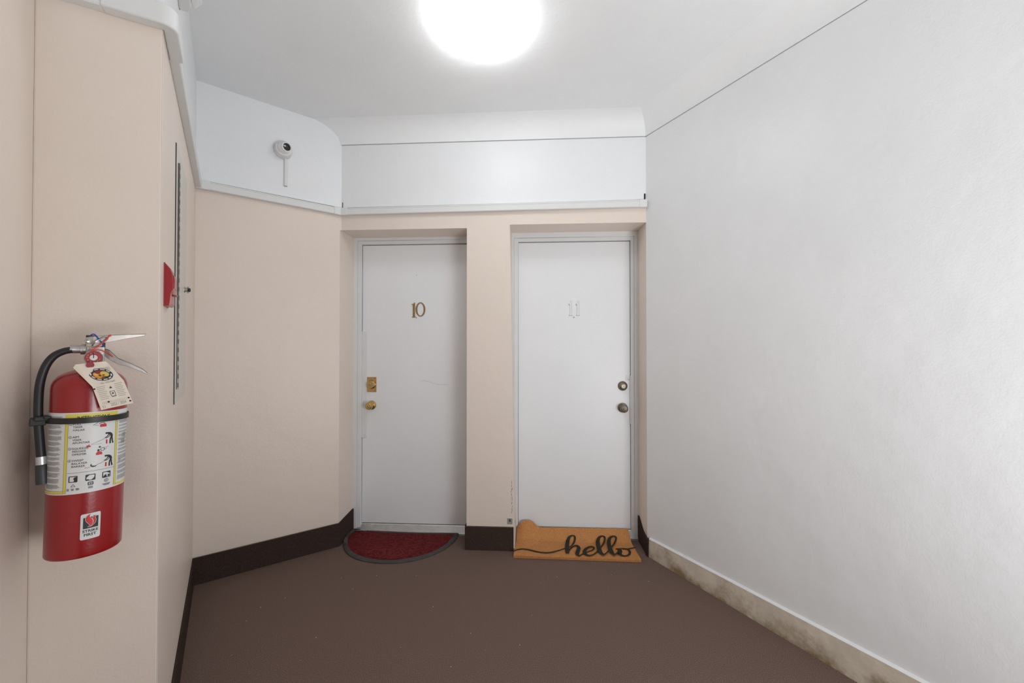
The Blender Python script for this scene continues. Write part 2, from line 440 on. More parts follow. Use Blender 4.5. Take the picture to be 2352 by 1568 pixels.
M_joint = mat('joint_shadow_paint', (.30, .26, .21), .8)
def jbox(parent, *b): part('open_joint', MB().box(*b), M_joint, bpy.data.objects[parent])
jbox('trim_3', .075, WA.L - .05, -.0012, .001, TZ1 - .002, TZ1 + .010)
jbox('trim_4', .02, LW - .05, -.0012, .001, TZ1 - .002, TZ1 + .016)
part('dark_end_gap', MB().box(LW - .013, LW - .003, -.002, .001, TZ1 + .01, TZ1 + .058), M_dark, bpy.data.objects['trim_4'])
part('dark_end_gap', MB().box(.006, .0105, -.002, .001, TZ1 + .004, TZ1 + .040), M_dark, bpy.data.objects['trim_4'])
part('dark_end_gap', MB().box(.010, .0165, -.002, .001, TZ1 + .004, TZ1 + .048), M_dark, bpy.data.objects['trim_3'])
RUN = {}
for key, W_, lab_ in (('B', WB, 'white plastic cable raceway running over both doors'), ('A', WA, 'white plastic cable raceway sloping across the angled wall below the security camera'),
                      ('L', WL, 'white plastic cable raceway along the left wall above the electrical panel'), ('X', WX, 'white cable raceway end above the fire extinguisher, with rounded elbow')):
    RUN[key] = thing('cable_raceway', lab_, 'raceway', (W_.A.x, W_.A.y, 0), W_.rot)
def racepart(name, key, mb, **k): return part(name, mb, M_plastic, RUN[key], **k)
def channel(W, x0, x1, za, zb, lo=0, p=TP):
    """duct with a lid lip; height drifts from za to zb"""
    h = TZ1 - TZ0
    prof = [(-.0005, 0), (-p + .003, 0), (-p, .003), (-p, h * .76), (-p + .0022, h * .78), (-p + .0022, h * .82), (-p, h * .84), (-p, h - .003), (-p + .003, h), (-.0005, h)]
    s0 = [(x0, y, za + z) for y, z in prof]; s1 = [(x1, y, zb + z) for y, z in prof]
    return MB().prism(s0, s1)
racepart('channel', 'B', channel(WB, .045, LW - .035, TZ0 - .004, TZ0 + .010))
racepart('channel', 'A', channel(WA, .06, WA.L - .0505, TZ0 + .001, TZ0 - .004))
racepart('channel', 'L', channel(WL, .1405, WL.L - .0285, TZ0 + .004, TZ0 + .002))
def cover(W, x0, x1, za, zb, p=TP + .002, h=TZ1 - TZ0 + .003):
    return MB().prism([(x0, -p, za), (x1, -p, zb), (x1, -.0005, zb), (x0, -.0005, za)], [(x0, -p, za + h), (x1, -p, zb + h), (x1, -.0005, zb + h), (x0, -.0005, za + h)])
racepart('end_cap', 'B', cover(WB, LW - .047, LW + .0, TZ0 + .0085, TZ0 + .0085), bevel=.0015)
# inner corner covers
def corner_cover(W1, e1, W2, e2, z, p=TP + .002, h=TZ1 - TZ0 + .003):
    A = V2(W1.B, W1.u, -e1); C = V2(W2.A, W2.u, e2); K = W1.B
    I = inter(V2(W1.A, W1.y, -p), W1.u, V2(W2.A, W2.y, -p), W2.u)
    poly = [A, K, C, V2(C, W2.y, -p), I, V2(A, W1.y, -p)]
    return MB().foot([V2(q, (0, 0), 0) for q in poly], z, z + h)
def rpW(name, mb, key, W, **k):
    mb.v = [tuple(W.Mi @ Vector(v)) for v in mb.v]; return part(name, mb, M_plastic, RUN[key], **k)
rpW('corner_cover', corner_cover(WA, .05, WB, .05, TZ0 - .0055), 'B', WB, bevel=.0015)
rpW('corner_cover', corner_cover(WL, .028, WA, .065, TZ0 - .0005), 'A', WA, bevel=.0015)
# outer elbow wrapping the projecting corner, rounded, and the run on the extinguisher wall
p = .034; h = .058
poly_in = [V2(PB, WX.u, -.12), PB, V2(PB, WL.u, .14)]
o1 = V2(V2(PB, WX.u, -.12), WX.y, -p); o2 = V2(V2(PB, WL.u, .14), WL.y, -p)
a0 = V2(PB, WX.y, -p); a1 = V2(PB, WL.y, -p)
arc = []
t0 = atan2(-WX.y.y, -WX.y.x); t1 = atan2(-WL.y.y, -WL.y.x)
if t1 < t0: t1 += 2 * pi
for q in range(9):
    t = t0 + (t1 - t0) * q / 8; arc.append((PB[0] + p * cos(t), PB[1] + p * sin(t)))
mb = MB().foot([poly_in[0], o1] + arc + [o2, poly_in[2], poly_in[1]], TZ0 + .002, TZ0 + .002 + h)
rpW('elbow', mb, 'X', WX, bevel=.004, smooth=True)
mb = channel(WX, .0, WX.L - .11, TZ0 + .004, TZ0 + .004, p=.03); racepart('channel', 'X', mb)

# ------------------------------------------------------------------ doors
def door(n, label, pxl, pxr, top_l, top_r, bot_l, bot_r, fl, fr, sof, hinge_right):
    """door leaf with its frame; fl/fr are the outer frame edges in local x"""
    DD = .215
    xl = WB.sx(pxl, DD); xr = pxr if pxr < 10 else WB.sx(pxr, DD)
    zt = (WB.hit(pxl, top_l, DD)[1] + WB.hit(1447 if pxr > 10 else 1068, top_r, DD)[1]) / 2
    z0 = .058
    d = bpy.data.objects.new('door_%d' % n, None); COL.objects.link(d); d['kind'] = 'structure'; d['label'] = label
    d.matrix_world = WB.M @ Matrix.Translation((xl, DD, 0))
    T = Matrix.Translation((-xl, -DD, 0))
    def P(name, mb, m, par=None, **k):
        if par is None: par = d
        mb.v = [tuple(T @ Vector(v)) for v in mb.v]
        return part(name, mb, m, par, **k)
    P('leaf', MB().box(xl + .002, xr - .002, DD, DD + .045, z0 + .004, zt), M_door, bevel=.0015)
    # frame: outer casing and inner stop
    mb = MB()
    mid_l = xl - .028; mid_r = xr + .022
    mb.box(fl - .02, mid_l, FD, .34, 0, sof + .0); mb.box(mid_r, fr + .02, FD, .34, 0, sof)
    mb.box(mid_l, mid_r, FD, .34, zt + .030, sof)
    P('frame', mb, M_trim)
    mb = MB()
    mb.box(mid_l, xl, FD + .007, .33, 0.0, zt + .030); mb.box(xr, mid_r, FD + .007, .33, 0.0, zt + .030)
    mb.box(xl, xr, FD + .007, .33, zt + .004, zt + .030)
    P('stop', mb, M_trim, bevel=.0025)
    P('gap_shadow_seal', MB().box(xl, xr, DD + .03, DD + .05, 0, zt + .004), M_dark)
    # threshold, sloping and ribbed
    f0 = .180; prof = [(f0, .0), (f0, .010)]
    nr = 7
    for k in range(nr):
        y = f0 + (DD - .004 - f0) * k / nr; y2 = f0 + (DD - .004 - f0) * (k + .7) / nr; z = .010 + .044 * k / nr; z2 = .010 + .044 * (k + .7) / nr
        prof += [(y, z + .003), (y2, z2 + .003), (y2 + .001, z2)]
    prof += [(DD, z0), (DD + .05, z0), (DD + .05, 0)]
    e0, e1 = fl + .002, fr - .002
    P('threshold', MB().prism([(e0, y, z) for y, z in prof], [(e1, y, z) for y, z in prof]), M_alu)
    return d, P, xl, xr, zt

fl10 = sFL; fr10 = sP0 + .0
d1, P1, xl1, xr1, zt1 = door(1, 'left white door with brass number 10 and brass locks', 832, WB.sx(1083, .2) - .026, 563, 562, 1197, 1203, fl10, WB.sx(1083, .2) - .001, SOF10, True)
fl11 = WB.sx(1174, 0) + .004
d2, P2, xl2, xr2, zt2 = door(2, 'right white door with white painted number 11', 1190, 1448, 558, 554, 1204, 1213, fl11, sFR, SOF11, False)
DD = .215
def dh(px, py, d=DD): return WB.hit(px, py, d)

# numbers
def digit_one(x, z, hgt, wd, slab=True):
    """old style 1 with flag and foot, in x,z"""
    s = wd
    return [(x - s * .5, z), (x + s * .5, z), (x + s * .5, z + hgt * .035), (x + s * .3, z + hgt * .07), (x + s * .3, z + hgt), (x + s * .02, z + hgt),
            (x - s * .12, z + hgt * .93), (x - s * .58, z + hgt * .90), (x - s * .58, z + hgt * .85), (x - s * .28, z + hgt * .85), (x - s * .28, z + hgt * .07), (x - s * .5, z + hgt * .035)]
x, z = dh(951, 729); hh = dh(951, 695)[1] - z
P1('number_one', MB().plate(digit_one(x, z, hh, .028), DD - .005, DD), M_brassold, bevel=.001, label='brass numeral 1')
cx, cz = dh(966, 710.5); rx = .0335 / 2 * 1.75; rz = (dh(966, 694)[1] - dh(966, 727)[1]) / 2
rx = (dh(977, 710)[0] - dh(955, 710)[0]) / 2
mb = MB(); n = 36; ring = []
for k in range(n):
    a = 2 * pi * k / n; th = .012 * (.62 + .38 * abs(cos(a)))
    o_, i_ = (cx + rx * cos(a), cz + rz * sin(a)), (cx + (rx - th) * cos(a), cz + (rz - th) * sin(a))
    ring.append([(o_[0], DD, o_[1]), (o_[0], DD - .003, o_[1]), (o_[0] * .8 + i_[0] * .2, DD - .0055, o_[1] * .8 + i_[1] * .2), (i_[0] * .8 + o_[0] * .2, DD - .0055, i_[1] * .8 + o_[1] * .2), (i_[0], DD - .003, i_[1]), (i_[0], DD, i_[1])])
P1('number_zero', mb.grid(ring, True), M_brassold, smooth=True, label='brass numeral 0')
for (qx, qy) in ((951.5, 701), (951.5, 723), (956.5, 707), (975, 710)):
    x, z = dh(qx, qy); P1('screw', MB().lathe((x, DD - .0052, z), (0, -1, 0), [(.0018, 0), (.0018, .0012)], 10), M_dark)
x, z = dh(957, 729.5)
o = P1('peephole', MB().lathe((x, DD, z), (0, -1, 0), [(.007, 0), (.0065, .003), (.0035, .003), (.003, .0015)], 16), M_door, smooth=True)
P1('eye', MB().lathe((x, DD - .0015, z), (0, -1, 0), [(.0032, 0), (.0032, .001)], 12), M_dark, o)
x, z = dh(957, 632); P1('nail_hole', MB().lathe((x, DD, z), (0, -1, 0), [(.0022, 0), (.0022, .0008)], 8), M_dark)
# number 11, painted over
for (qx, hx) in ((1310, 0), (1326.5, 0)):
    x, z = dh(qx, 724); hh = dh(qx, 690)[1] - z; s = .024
    mb = MB()
    mb.plate([(x - s * .30, z), (x + s * .62, z), (x + s * .62, z + .004), (x + s * .40, z + .006), (x + s * .40, z + hh), (x + s * .16, z + hh), (x - s * .08, z + hh * .80), (x - s * .45, z + hh * .76), (x - s * .45, z + hh * .72), (x - s * .1, z + hh * .72), (x - s * .10, z + hh * .78), (x - s * .10, z + .006), (x - s * .30, z + .004)], DD - .006, DD)
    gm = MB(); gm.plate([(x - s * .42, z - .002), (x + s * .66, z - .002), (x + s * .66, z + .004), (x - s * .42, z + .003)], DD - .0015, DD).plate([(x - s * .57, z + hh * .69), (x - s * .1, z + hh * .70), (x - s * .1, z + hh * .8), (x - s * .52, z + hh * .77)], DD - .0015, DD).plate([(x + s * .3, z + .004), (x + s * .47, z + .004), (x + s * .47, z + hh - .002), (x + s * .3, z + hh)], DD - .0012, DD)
    P2('edge_shade', gm, M_groove, kind='stuff')  # shade along the numeral's dirty edges put into grey strips
    P2('number_one', mb, M_door, bevel=.0012, label='numeral 1 painted white')
x, z = dh(1318, 728.5)
o = P2('peephole', MB().lathe((x, DD, z), (0, -1, 0), [(.0075, 0), (.007, .003), (.0045, .003), (.004, .0012)], 16), M_trim, smooth=True)
P2('eye', MB().lathe((x, DD - .0012, z), (0, -1, 0), [(.004, 0), (.004, .0008)], 12), M_groove, o)

# locks of door 10
x0, z0 = dh(843.5, 900); x1, z1 = dh(865, 865.5)
pl = P1('lock_plate', MB().box(x0, x1, DD - .003, DD, z0, z1), M_brass, bevel=.003)
for (qx, qy) in ((846, 868), (861, 868.5), (861, 896.5)):
    x, z = dh(qx, qy); P1('plate_hole', MB().lathe((x, DD - .0028, z), (0, -1, 0), [(.0025, 0), (.0025, .0008)], 10), M_dark, pl)
x, z = dh(853.5, 882.5)
o = P1('deadbolt', MB().lathe((x, DD - .003, z), (0, -1, 0), [(.031, 0), (.031, .004), (.028, .010), (.026, .022), (.0235, .026), (.0, .026)], 32), M_brass, smooth=True)
P1('lock_cylinder', MB().lathe((x - .001, DD - .0285, z), (0, -1, 0), [(.012, 0), (.012, .002), (.011, .003)], 24), M_brass, o, smooth=True)
P1('keyhole', MB().box(x - .0018, x + .0002, DD - .0326, DD - .031, z - .005, z + .005), M_dark, o)
x, z = dh(854, 930)
o = P1('knob', MB().lathe((x, DD, z), (0, -1, 0), [(.033, 0), (.033, .003), (.030, .008), (.016, .012), (.013, .018), (.014, .028), (.022, .036), (.0265, .044), (.0275, .052), (.0255, .060), (.020, .065), (.012, .066), (.0, .066)], 36), M_brass, smooth=True)
P1('lock_cylinder', MB().lathe((x, DD - .066, z), (0, -1, 0), [(.0095, 0), (.0095, .002), (.008, .0026)], 20), M_brass, o, smooth=True)
P1('keyhole', MB().box(x - .001, x + .001, DD - .0695, DD - .068, z - .004, z + .004), M_dark, o)
# latch guard strip door 10
x0, z0 = dh(831.5, 1004); x1, z1 = dh(843.5, 761.5)
st = P1('latch_guard', MB().box(x0 - .004, x1, DD - .004, DD, z0, z1).box(x0 - .004, x0 + .011, DD - .009, DD - .004, z0, z1), M_trim, bevel=.0012)
for qy in (768, 900, 997):
    x, z = dh(839.5, qy); P1('rivet', MB().lathe((x + .001, DD - .004, z), (0, -1, 0), [(.006, 0), (.005, .002), (.002, .0035)], 16), M_trim, st, smooth=True)
P1('scratch', MB().tube([(dh(a_, b_)[0], DD - .0002, dh(a_, b_)[1]) for a_, b_ in ((966, 875), (975, 874), (985, 876), (996, 880), (1008, 883), (1020, 882.5), (1030, 883.5))], .0006, 4), M_grey)
# smudges on the lower door leaves
# locks of door 11
x, z = dh(1430, 886)
o = P2('deadbolt', MB().lathe((x, DD, z), (0, -1, 0), [(.033, 0), (.033, .003), (.029, .008), (.027, .018), (.023, .0225), (.015, .0245), (.0, .025)], 32), M_nickel, smooth=True)
P2('lock_cylinder', MB().lathe((x, DD - .024, z), (0, -1, 0), [(.013, 0), (.013, .002), (.012, .003)], 24), M_nickel, o, smooth=True)
P2('keyhole', MB().box(x + .001, x + .003, DD - .0285, DD - .027, z - .007, z + .003), M_dark, o)
x, z = dh(1430, 936)
o = P2('knob', MB().lathe((x, DD, z), (0, -1, 0), [(.034, 0), (.034, .003), (.031, .008), (.016, .012), (.013, .018), (.014, .028), (.022, .036), (.026, .044), (.027, .052), (.025, .060), (.018, .064), (.0, .064)], 36), M_nickel, smooth=True)
P2('lock_cylinder', MB().lathe((x, DD - .064, z), (0, -1, 0), [(.0105, 0), (.0105, .002), (.009, .003)], 20), M_nickel, o, smooth=True)
P2('keyhole', MB().box(x - .001, x + .001, DD - .0685, DD - .067, z - .004, z + .004), M_dark, o)
x0, z0 = dh(1446.5, 973); x1, z1 = dh(1451, 862)
st = P2('latch_guard', MB().box(x0, x1 + .002, DD - .012, DD - .002, z0, z1).box(x0 - .028, x0, DD - .003, DD, z1 - .032, z1), M_trim, bevel=.0012)
x, z = dh(1443, 870); P2('rivet', MB().lathe((x, DD - .003, z), (0, -1, 0), [(.006, 0), (.005, .002), (.002, .0035)], 16), M_trim, st, smooth=True)

# ------------------------------------------------------------------ electrical panel on the left wall
def wl(px, py, d=0): return WL.hit(px, py, d)
xn = WL.sx(403, -.004); xf = wl(429, 430, -.004)[0]
zt = wl(404, 316, -.004)[1]; zb = wl(402, 926, -.004)[1]
pn = thing('electrical_panel', 'tall pale grey metal electrical panel set in the left wall beside the red pull station', 'electrical panel', tuple(WL.M @ Vector((xn, 0, zb))), WL.rot)
W_ = xf - xn; HH = zt - zb
part('trim_plate', MB().box(0, W_, -.004, 0.0, 0, HH), M_panel, pn, bevel=.0008)
part('shadow_gap', MB().box(-.004, 0, -.0025, 0.0, -.004, HH), M_dark, pn)
part('door_panel', MB().box(.046, W_ - .03, -.0055, -.004, .045, HH - .055), M_panel, pn, bevel=.0006)
hg = part('hinge', MB().tube([(.040, -.0065, .045), (.040, -.0065, HH - .055)], .003, 10), M_steel, pn, smooth=True)
nk = 26
for k in range(nk):
    zz = .045 + (HH - .10) * (k + .5) / nk
    part('knuckle', MB().lathe((.040, -.0065, zz - .008), (0, 0, 1), [(.0038, 0), (.0038, .016)], 10), M_steel, hg)
lx, lz = wl(434, 666, -.02); lx -= xn; lz -= zb
lx = min(lx, W_ - .04) if lx < W_ else W_ - .045
lt = part('latch', MB().lathe((lx, -.0055, lz), (0, -1, 0), [(.012, 0), (.012, .003), (.008, .004), (.008, .010), (.007, .011)], 20), M_chrome, pn, smooth=True)
part('key_tab', MB().box(lx - .0015, lx + .0015, -.020, -.013, lz - .013, lz + .013), M_chrome, lt)
part('latch_knob', MB().lathe((lx, -.0165, lz), (0, -1, 0), [(.006, 0), (.008, .002), (.008, .007), (.005, .009)], 18), M_blackm, lt, smooth=True)

# ------------------------------------------------------------------ fire alarm pull station
xs = WL.sx(376, 0, 650); zb = wl(376, 700)[1]; zt = wl(376, 603)[1]
ps = thing('fire_alarm_pull_station', 'red fire alarm pull station on the left wall in front of the electrical panel', 'alarm pull station', tuple(WL.M @ Vector((xs, 0, zb))), WL.rot)
hh = zt - zb; wd = .085; PP = .022
# side outline (y out of wall, z)
so = [(0, 0), (-.012, -.002), (-.018, .004), (-PP * .80, hh * .28), (-PP * .97, hh * .36), (-PP, hh * .55), (-PP * .93, hh * .72), (-PP * .68, hh * .88), (-PP * .3, hh * .97), (-.004, hh), (0, hh)]
part('housing', MB().prism([(0, y, z) for y, z in so], [(wd, y, z) for y, z in so]), M_redpl, ps, bevel=.002)
part('back_box', MB().box(-.002, wd + .002, -.003, 0, -.004, hh + .002), M_redpl, ps, bevel=.001)
part('pull_handle', MB().prism([(.014, y, z) for y, z in [(-PP * .9, hh * .36), (-PP * 1.16, hh * .29), (-PP * 1.2, hh * .26), (-PP * 1.05, hh * .255), (-PP * .7, hh * .28)]],
                               [(wd - .014, y, z) for y, z in [(-PP * .9, hh * .36), (-PP * 1.16, hh * .29), (-PP * 1.2, hh * .26), (-PP * 1.05, hh * .255), (-PP * .7, hh * .28)]]), M_pink, ps, bevel=.0008, label='worn pale edge of the pull handle')
part('front_ridge', MB().prism([(.010, y, z) for y, z in [(-PP * .9, hh * .40), (-PP * 1.06, hh * .42), (-PP * 1.09, hh * .60), (-PP * 1.0, hh * .74), (-PP * .9, hh * .72)]],
                               [(wd - .010, y, z) for y, z in [(-PP * .9, hh * .40), (-PP * 1.06, hh * .42), (-PP * 1.09, hh * .60), (-PP * 1.0, hh * .74), (-PP * .9, hh * .72)]]), M_redpl, ps, bevel=.002)
part('lower_edge', MB().prism([(-.0006, y, z) for y, z in [(-.012, -.002), (-.018, .004), (-PP * .80, hh * .28), (-PP * .72, hh * .28), (-.013, .006)]],
                              [(.002, y, z) for y, z in [(-.012, -.002), (-.018, .004), (-PP * .80, hh * .28), (-PP * .72, hh * .28), (-.013, .006)]]), M_pink, ps, label='paint rubbed pale along the lower edge')

# ------------------------------------------------------------------ emergency light high on the left wall
ex, ez = wl(413, 23, -.002)
em = thing('emergency_light', 'white emergency light housing high on the left wall, cut by the top of the photo', 'emergency light', tuple(WL.M @ Vector((ex, 0, ez))), WL.rot)
part('housing', MB().prism([(-.30, 0, 0), (-.008, 0, 0), (-.0, -.006, 0), (-.004, -.026, 0), (-.03, -.036, 0), (-.30, -.036, 0)],
                            [(-.30, 0, .13), (-.008, 0, .13), (-.0, -.006, .13), (-.004, -.026, .13), (-.03, -.036, .13), (-.30, -.036, .13)]), M_plastic, em, bevel=.003)
part('mounting_plate', MB().box(-.31, .006, -.003, 0, .004, .14), M_groove, em)
part('lamp_head', MB().prism([(-.075, -.035, .02), (-.012, -.042, .010), (-.03, -.068, .03), (-.09, -.068, .03)], [(-.075, -.035, .10), (-.03, -.036, .10), (-.04, -.066, .09), (-.09, -.066, .09)]), M_plastic, em, bevel=.003)

# ------------------------------------------------------------------ dome camera and conduit on the angled wall
cx, cz = WA.hit(651, 345, -.02)
cm = thing('dome_camera', 'small white turret security camera with black lens on the angled wall', 'security camera', tuple(WA.M @ Vector((cx, 0, cz))), WA.rot)
part('base', MB().lathe((0, 0, 0), (0, -1, 0), [(.048, 0), (.049, .004), (.049, .028), (.046, .033), (.045, .036), (.0, .036)], 40), M_plastic2, cm, smooth=True)
part('collar', MB().lathe((0, -.033, 0), (0, -1, 0), [(.043, 0), (.048, .003), (.048, .012), (.043, .020), (.030, .024)], 40), M_plastic2, cm, smooth=True)
bc = Vector((0, -.048, .002)); look = (WA.M.to_3x3().inverted() @ Vector((.95, -.72, -.15))).normalized()
ball = MB().sphere(bc, .040)
bl = part('ball', ball, M_plastic2, cm, smooth=True)
part('lens_ring', MB().lathe(bc + look * .030, look, [(.030, 0), (.029, .008), (.025, .0115), (.0225, .012), (.0215, .009)], 36), M_plastic2, bl, smooth=True)
ln = part('lens', MB().lathe(bc + look * .0385, look, [(.0215, 0), (.020, .002), (.012, .0032), (0, .0034)], 32), M_glass, cm, smooth=True)
part('pupil', MB().lathe(bc + look * .0415, look, [(.007, 0), (.007, .001), (.003, .0012)], 20), M_blackm, ln)
for a in (20, 200, 300):
    part('screw', MB().lathe((.0485 * cos(radians(a)), -.015, .0485 * sin(radians(a))), (cos(radians(a)), 0, sin(radians(a))), [(.0025, 0), (.0025, .0012)], 8), M_groove, cm)
xa, za = WA.hit(656, 362, 0); xb, zb_ = WA.hit(657, 428, 0)
cn = thing('conduit', 'short white plastic conduit dropping from the security camera', 'conduit', tuple(WA.M @ Vector(((xa + xb) / 2, 0, zb_))), WA.rot)
hc = za - zb_ + .02
part('cover', MB().prism([(-.010, 0, 0), (-.010, -.008, 0), (-.006, -.012, 0), (.006, -.012, 0), (.010, -.008, 0), (.010, 0, 0)], [(-.010, 0, hc), (-.010, -.008, hc), (-.006, -.012, hc), (.006, -.012, hc), (.010, -.008, hc), (.010, 0, hc)]), M_plastic, cn)
part('end_opening', MB().box(-.008, .008, -.010, -.001, -.0008, .0002), M_groove, cn)

# ------------------------------------------------------------------ ceiling lamp
LX, LY = -.147, 1.83; zL = zc(LX, LY)
lt = thing('ceiling_light', 'round white opal glass ceiling light, lit, in the middle of the ceiling', 'ceiling light', (LX, LY, zL))
part('shade', MB().lathe((0, 0, 0), (0, 0, -1), [(.200, .010), (.208, .018), (.2065, .032), (.197, .049), (.180, .065), (.152, .081), (.11, .093), (.06, .100), (.0, .102)], 64), M_shade, lt, smooth=True, angle=80)
part('base_pan', MB().lathe((0, 0, 0), (0, 0, -1), [(.15, -.01), (.155, .0), (.155, .013), (.13, .014)], 48), M_lampbase, lt, smooth=True)
mb = MB()
for (dx, dy) in ((-.055, .10), (-.04, .115), (-.03, .108), (-.07, .09)):
    mb.box(dx, dx + .006, dy, dy + .003, -.1125, -.1105)
# ------------------------------------------------------------------ doormats
Bi = WB.Mi
def surf_project(px, py, hf, it=40):
    z = .01; q = None
    for _ in range(it):
        q = hit_z(px, py, z); l = Bi @ Vector((q.x, q.y, 0)); z = .7 * z + .3 * hf(l.x, l.y)
    q = hit_z(px, py, z); l = Bi @ q
    return Vector((l.x, l.y, z))
# red half round mat
def h_red(x, y): return .006 + max(0, min(y, .2) - .165) * .5
JLi = Bi @ Vector((JL[0], JL[1], 0))
def jamb_x(y):                 # face of the left jamb base at depth y
    t = max(0, min(1, (y - JLi.y) / (FD - JLi.y))); return JLi.x + (sFL - JLi.x) * t + .014
def rp(x, y, off=0):
    px = 780 + x / 7.84; py = 1150 + y / 7.84
    v = surf_project(px, py, h_red)
    if v.y > JLi.y - .01 and v.x < jamb_x(v.y):
        for s in range(60):
            z = v.z + .004
            q = Bi @ hit_z(px, py, z); v = Vector((q.x, q.y, z))
            if v.x >= jamb_x(v.y): break
    return v
outer_o = [(255, 500), (150, 590), (80, 690), (65, 790), (100, 900), (200, 990), (330, 1050), (500, 1090), (700, 1112), (900, 1118), (1100, 1108), (1300, 1080), (1500, 1030), (1700, 960), (1900, 860), (2030, 760), (2110, 670), (2150, 580)]
inner_o = [(295, 532), (190, 620), (150, 700), (145, 785), (175, 860), (250, 925), (350, 980), (500, 1030), (680, 1062), (860, 1072), (1060, 1064), (1280, 1030), (1480, 983), (1680, 915), (1840, 830), (1950, 745), (2030, 650), (2070, 604)]
O = [rp(p.x, p.y) for p in catmull([Vector((a, b, 0)) for a, b in outer_o], 4)]
I = [rp(p.x, p.y) for p in catmull([Vector((a, b, 0)) for a, b in inner_o], 4)]
c0 = Vector((sum(v.x for v in O) / len(O), sum(v.y for v in O) / len(O), 0))
rm = thing('doormat', 'dark red half-round doormat with grey rubber rim at the left door', 'doormat', tuple(WB.M @ c0), WB.rot)
nI = len(I)
def shift(v, dz=0): return (v.x - c0.x, v.y - c0.y, v.z + dz)
# rim: bottom, outer, top bevelled, inner; along curve and back along the straight edge
topO = [O[-1].lerp(O[0], t / 16) for t in range(1, 16)]; topI = [I[-1].lerp(I[0], t / 16) for t in range(1, 16)]
for L_, seq in ((topO, (O[-1], O[0])), (topI, (I[-1], I[0]))):
    pass
LO = O + [rp(*q) for q in ((1800, 578), (1500, 574), (1250, 566), (1000, 556), (750, 542), (500, 522), (380, 508))]
LI = I + [rp(*q) for q in ((1800, 600), (1500, 596), (1250, 590), (1000, 582), (750, 570), (500, 548), (400, 533))]
n = len(LO)
rows = [[shift(LO[i], -.006 if LO[i].z < .02 else -.004) for i in range(n)], [shift(LO[i], .0) for i in range(n)], [shift(LO[i].lerp(LI[i], .25), .004) for i in range(n)], [shift(LO[i].lerp(LI[i], .9), .004) for i in range(n)], [shift(LI[i], .001) for i in range(n)]]
rows = [r + [r[0]] for r in rows]
part('rubber_rim', MB().grid(rows), M_rubber, rm, smooth=True, angle=40)
# pile: fan filled in rings towards the middle
cI = sum((Vector(shift(v)) for v in LI), Vector()) / n; cI.z = 0
def h_loc(p):
    return h_red(p.x + c0.x, p.y + c0.y)
rings = []
for q in range(9):
    t = 1 - q / 8; row = []
    for i in range(n):
        e = Vector(shift(LI[i])); p_ = Vector((cI.x + (e.x - cI.x) * t, cI.y + (e.y - cI.y) * t, 0))
        p_.z = (h_loc(p_) + .005) if t < .8 else e.z + .003 if t < 1 else e.z + .0015
        row.append(p_)
    rings.append(row + [row[0]])
part('pile', MB().grid(rings), M_red_mat, rm, smooth=True)
# pressed sunburst and leaf pattern
def on_mat(x, y):
    v = rp(x, y); return Vector(shift(v, .006))
mb = MB()
def rib(pts, r=.0035):
    P = [on_mat(a, b) for a, b in pts]; P = catmull(P, 5)
    mb.tube(P, r, 6, flat=.45)
fan = [((840, 1035), (640, 1020), (520, 1000)), ((700, 1035), (660, 1000), (630, 955)), ((745, 1032), (710, 990), (680, 945)), ((780, 1005), (785, 960), (775, 915)), ((808, 1005), (812, 960), (815, 908)), ((865, 1005), (890, 960), (905, 920)), ((890, 1010), (920, 965), (935, 925)), ((900, 1020), (970, 975), (1040, 925)), ((915, 1035), (1010, 980), (1070, 930)),
       ((915, 1045), (1030, 1005), (1130, 960)), ((930, 1055), (1080, 1030), (1210, 1000))]
for f in fan: rib(f)
rib([(700, 1045), (740, 1060), (790, 1045), (850, 1035), (900, 1050), (960, 1062)])
rib([(520, 960), (560, 915), (620, 890), (700, 905), (780, 900), (850, 885), (920, 905), (1010, 900), (1060, 880), (1120, 920), (1150, 965), (1200, 995), (1255, 985), (1260, 940), (1300, 905)])
rib([(560, 950), (600, 905), (660, 870), (740, 850), (860, 845), (960, 850), (1060, 850), (1140, 880), (1220, 915), (1300, 900)], .003)
rnd = random.Random(11)
for k in range(34):
    x = rnd.uniform(330, 1750); y = rnd.uniform(690, 900)
    if x > 1500 and y > 800: continue
    a = rnd.uniform(-.5, .5); L = rnd.uniform(50, 130); c = rnd.uniform(-18, 18)
    rib([(x - L * cos(a), y - L * sin(a) * .5), (x, y + c), (x + L * cos(a), y + L * sin(a) * .5)], .0024)
part('embossed_pattern', mb, M_red_rib, rm, smooth=True, label='pressed sunburst and leaf relief')

# coir mat: corners measured on its own surface
mC = {}
MT = .016
TRc = Bi @ hit_z(1441, 1213, .066); BLc = Bi @ hit_z(1179.5, 1280, .004); BRc = Bi @ hit_z(1473, 1290, .004)
yb = .196
def mat_h(u, v):
    """u 0..1 left to right, v 0..1 front to back: height of the top surface"""
    base = MT + .056 * max(0, (v - .70) / .30) ** 1.2
    curl = .046 * math.exp(-((u - .095) / .075) ** 4) * max(0, (v - .45) / .55) ** 1.6
    curl += .03 * max(0, 1 - u / .06) * max(0, (v - .4) / .6) * 0
    return base + curl
def mat_p(u, v, dz=0):
    L0 = Vector((BLc.x, BLc.y)); R0 = Vector((BRc.x, BRc.y)); 
    Lb = Vector((WB.sx(1184, .18, 1210) + .012, yb - .01)); Rb = Vector((TRc.x, yb))
    f = L0.lerp(R0, u); b_ = Lb.lerp(Rb, u); p_ = f.lerp(b_, v)
    return Vector((p_.x, p_.y, mat_h(u, v) + dz))
cmx = mat_p(.5, .5); 
hm = thing('doormat', 'orange-brown coir doormat reading hello at the right door', 'doormat', tuple(WB.M @ Vector((cmx.x, cmx.y, 0))), WB.rot)
def ms(v): return (v.x - cmx.x, v.y - cmx.y, v.z)
NU, NV = 60, 26
rnd = random.Random(5)
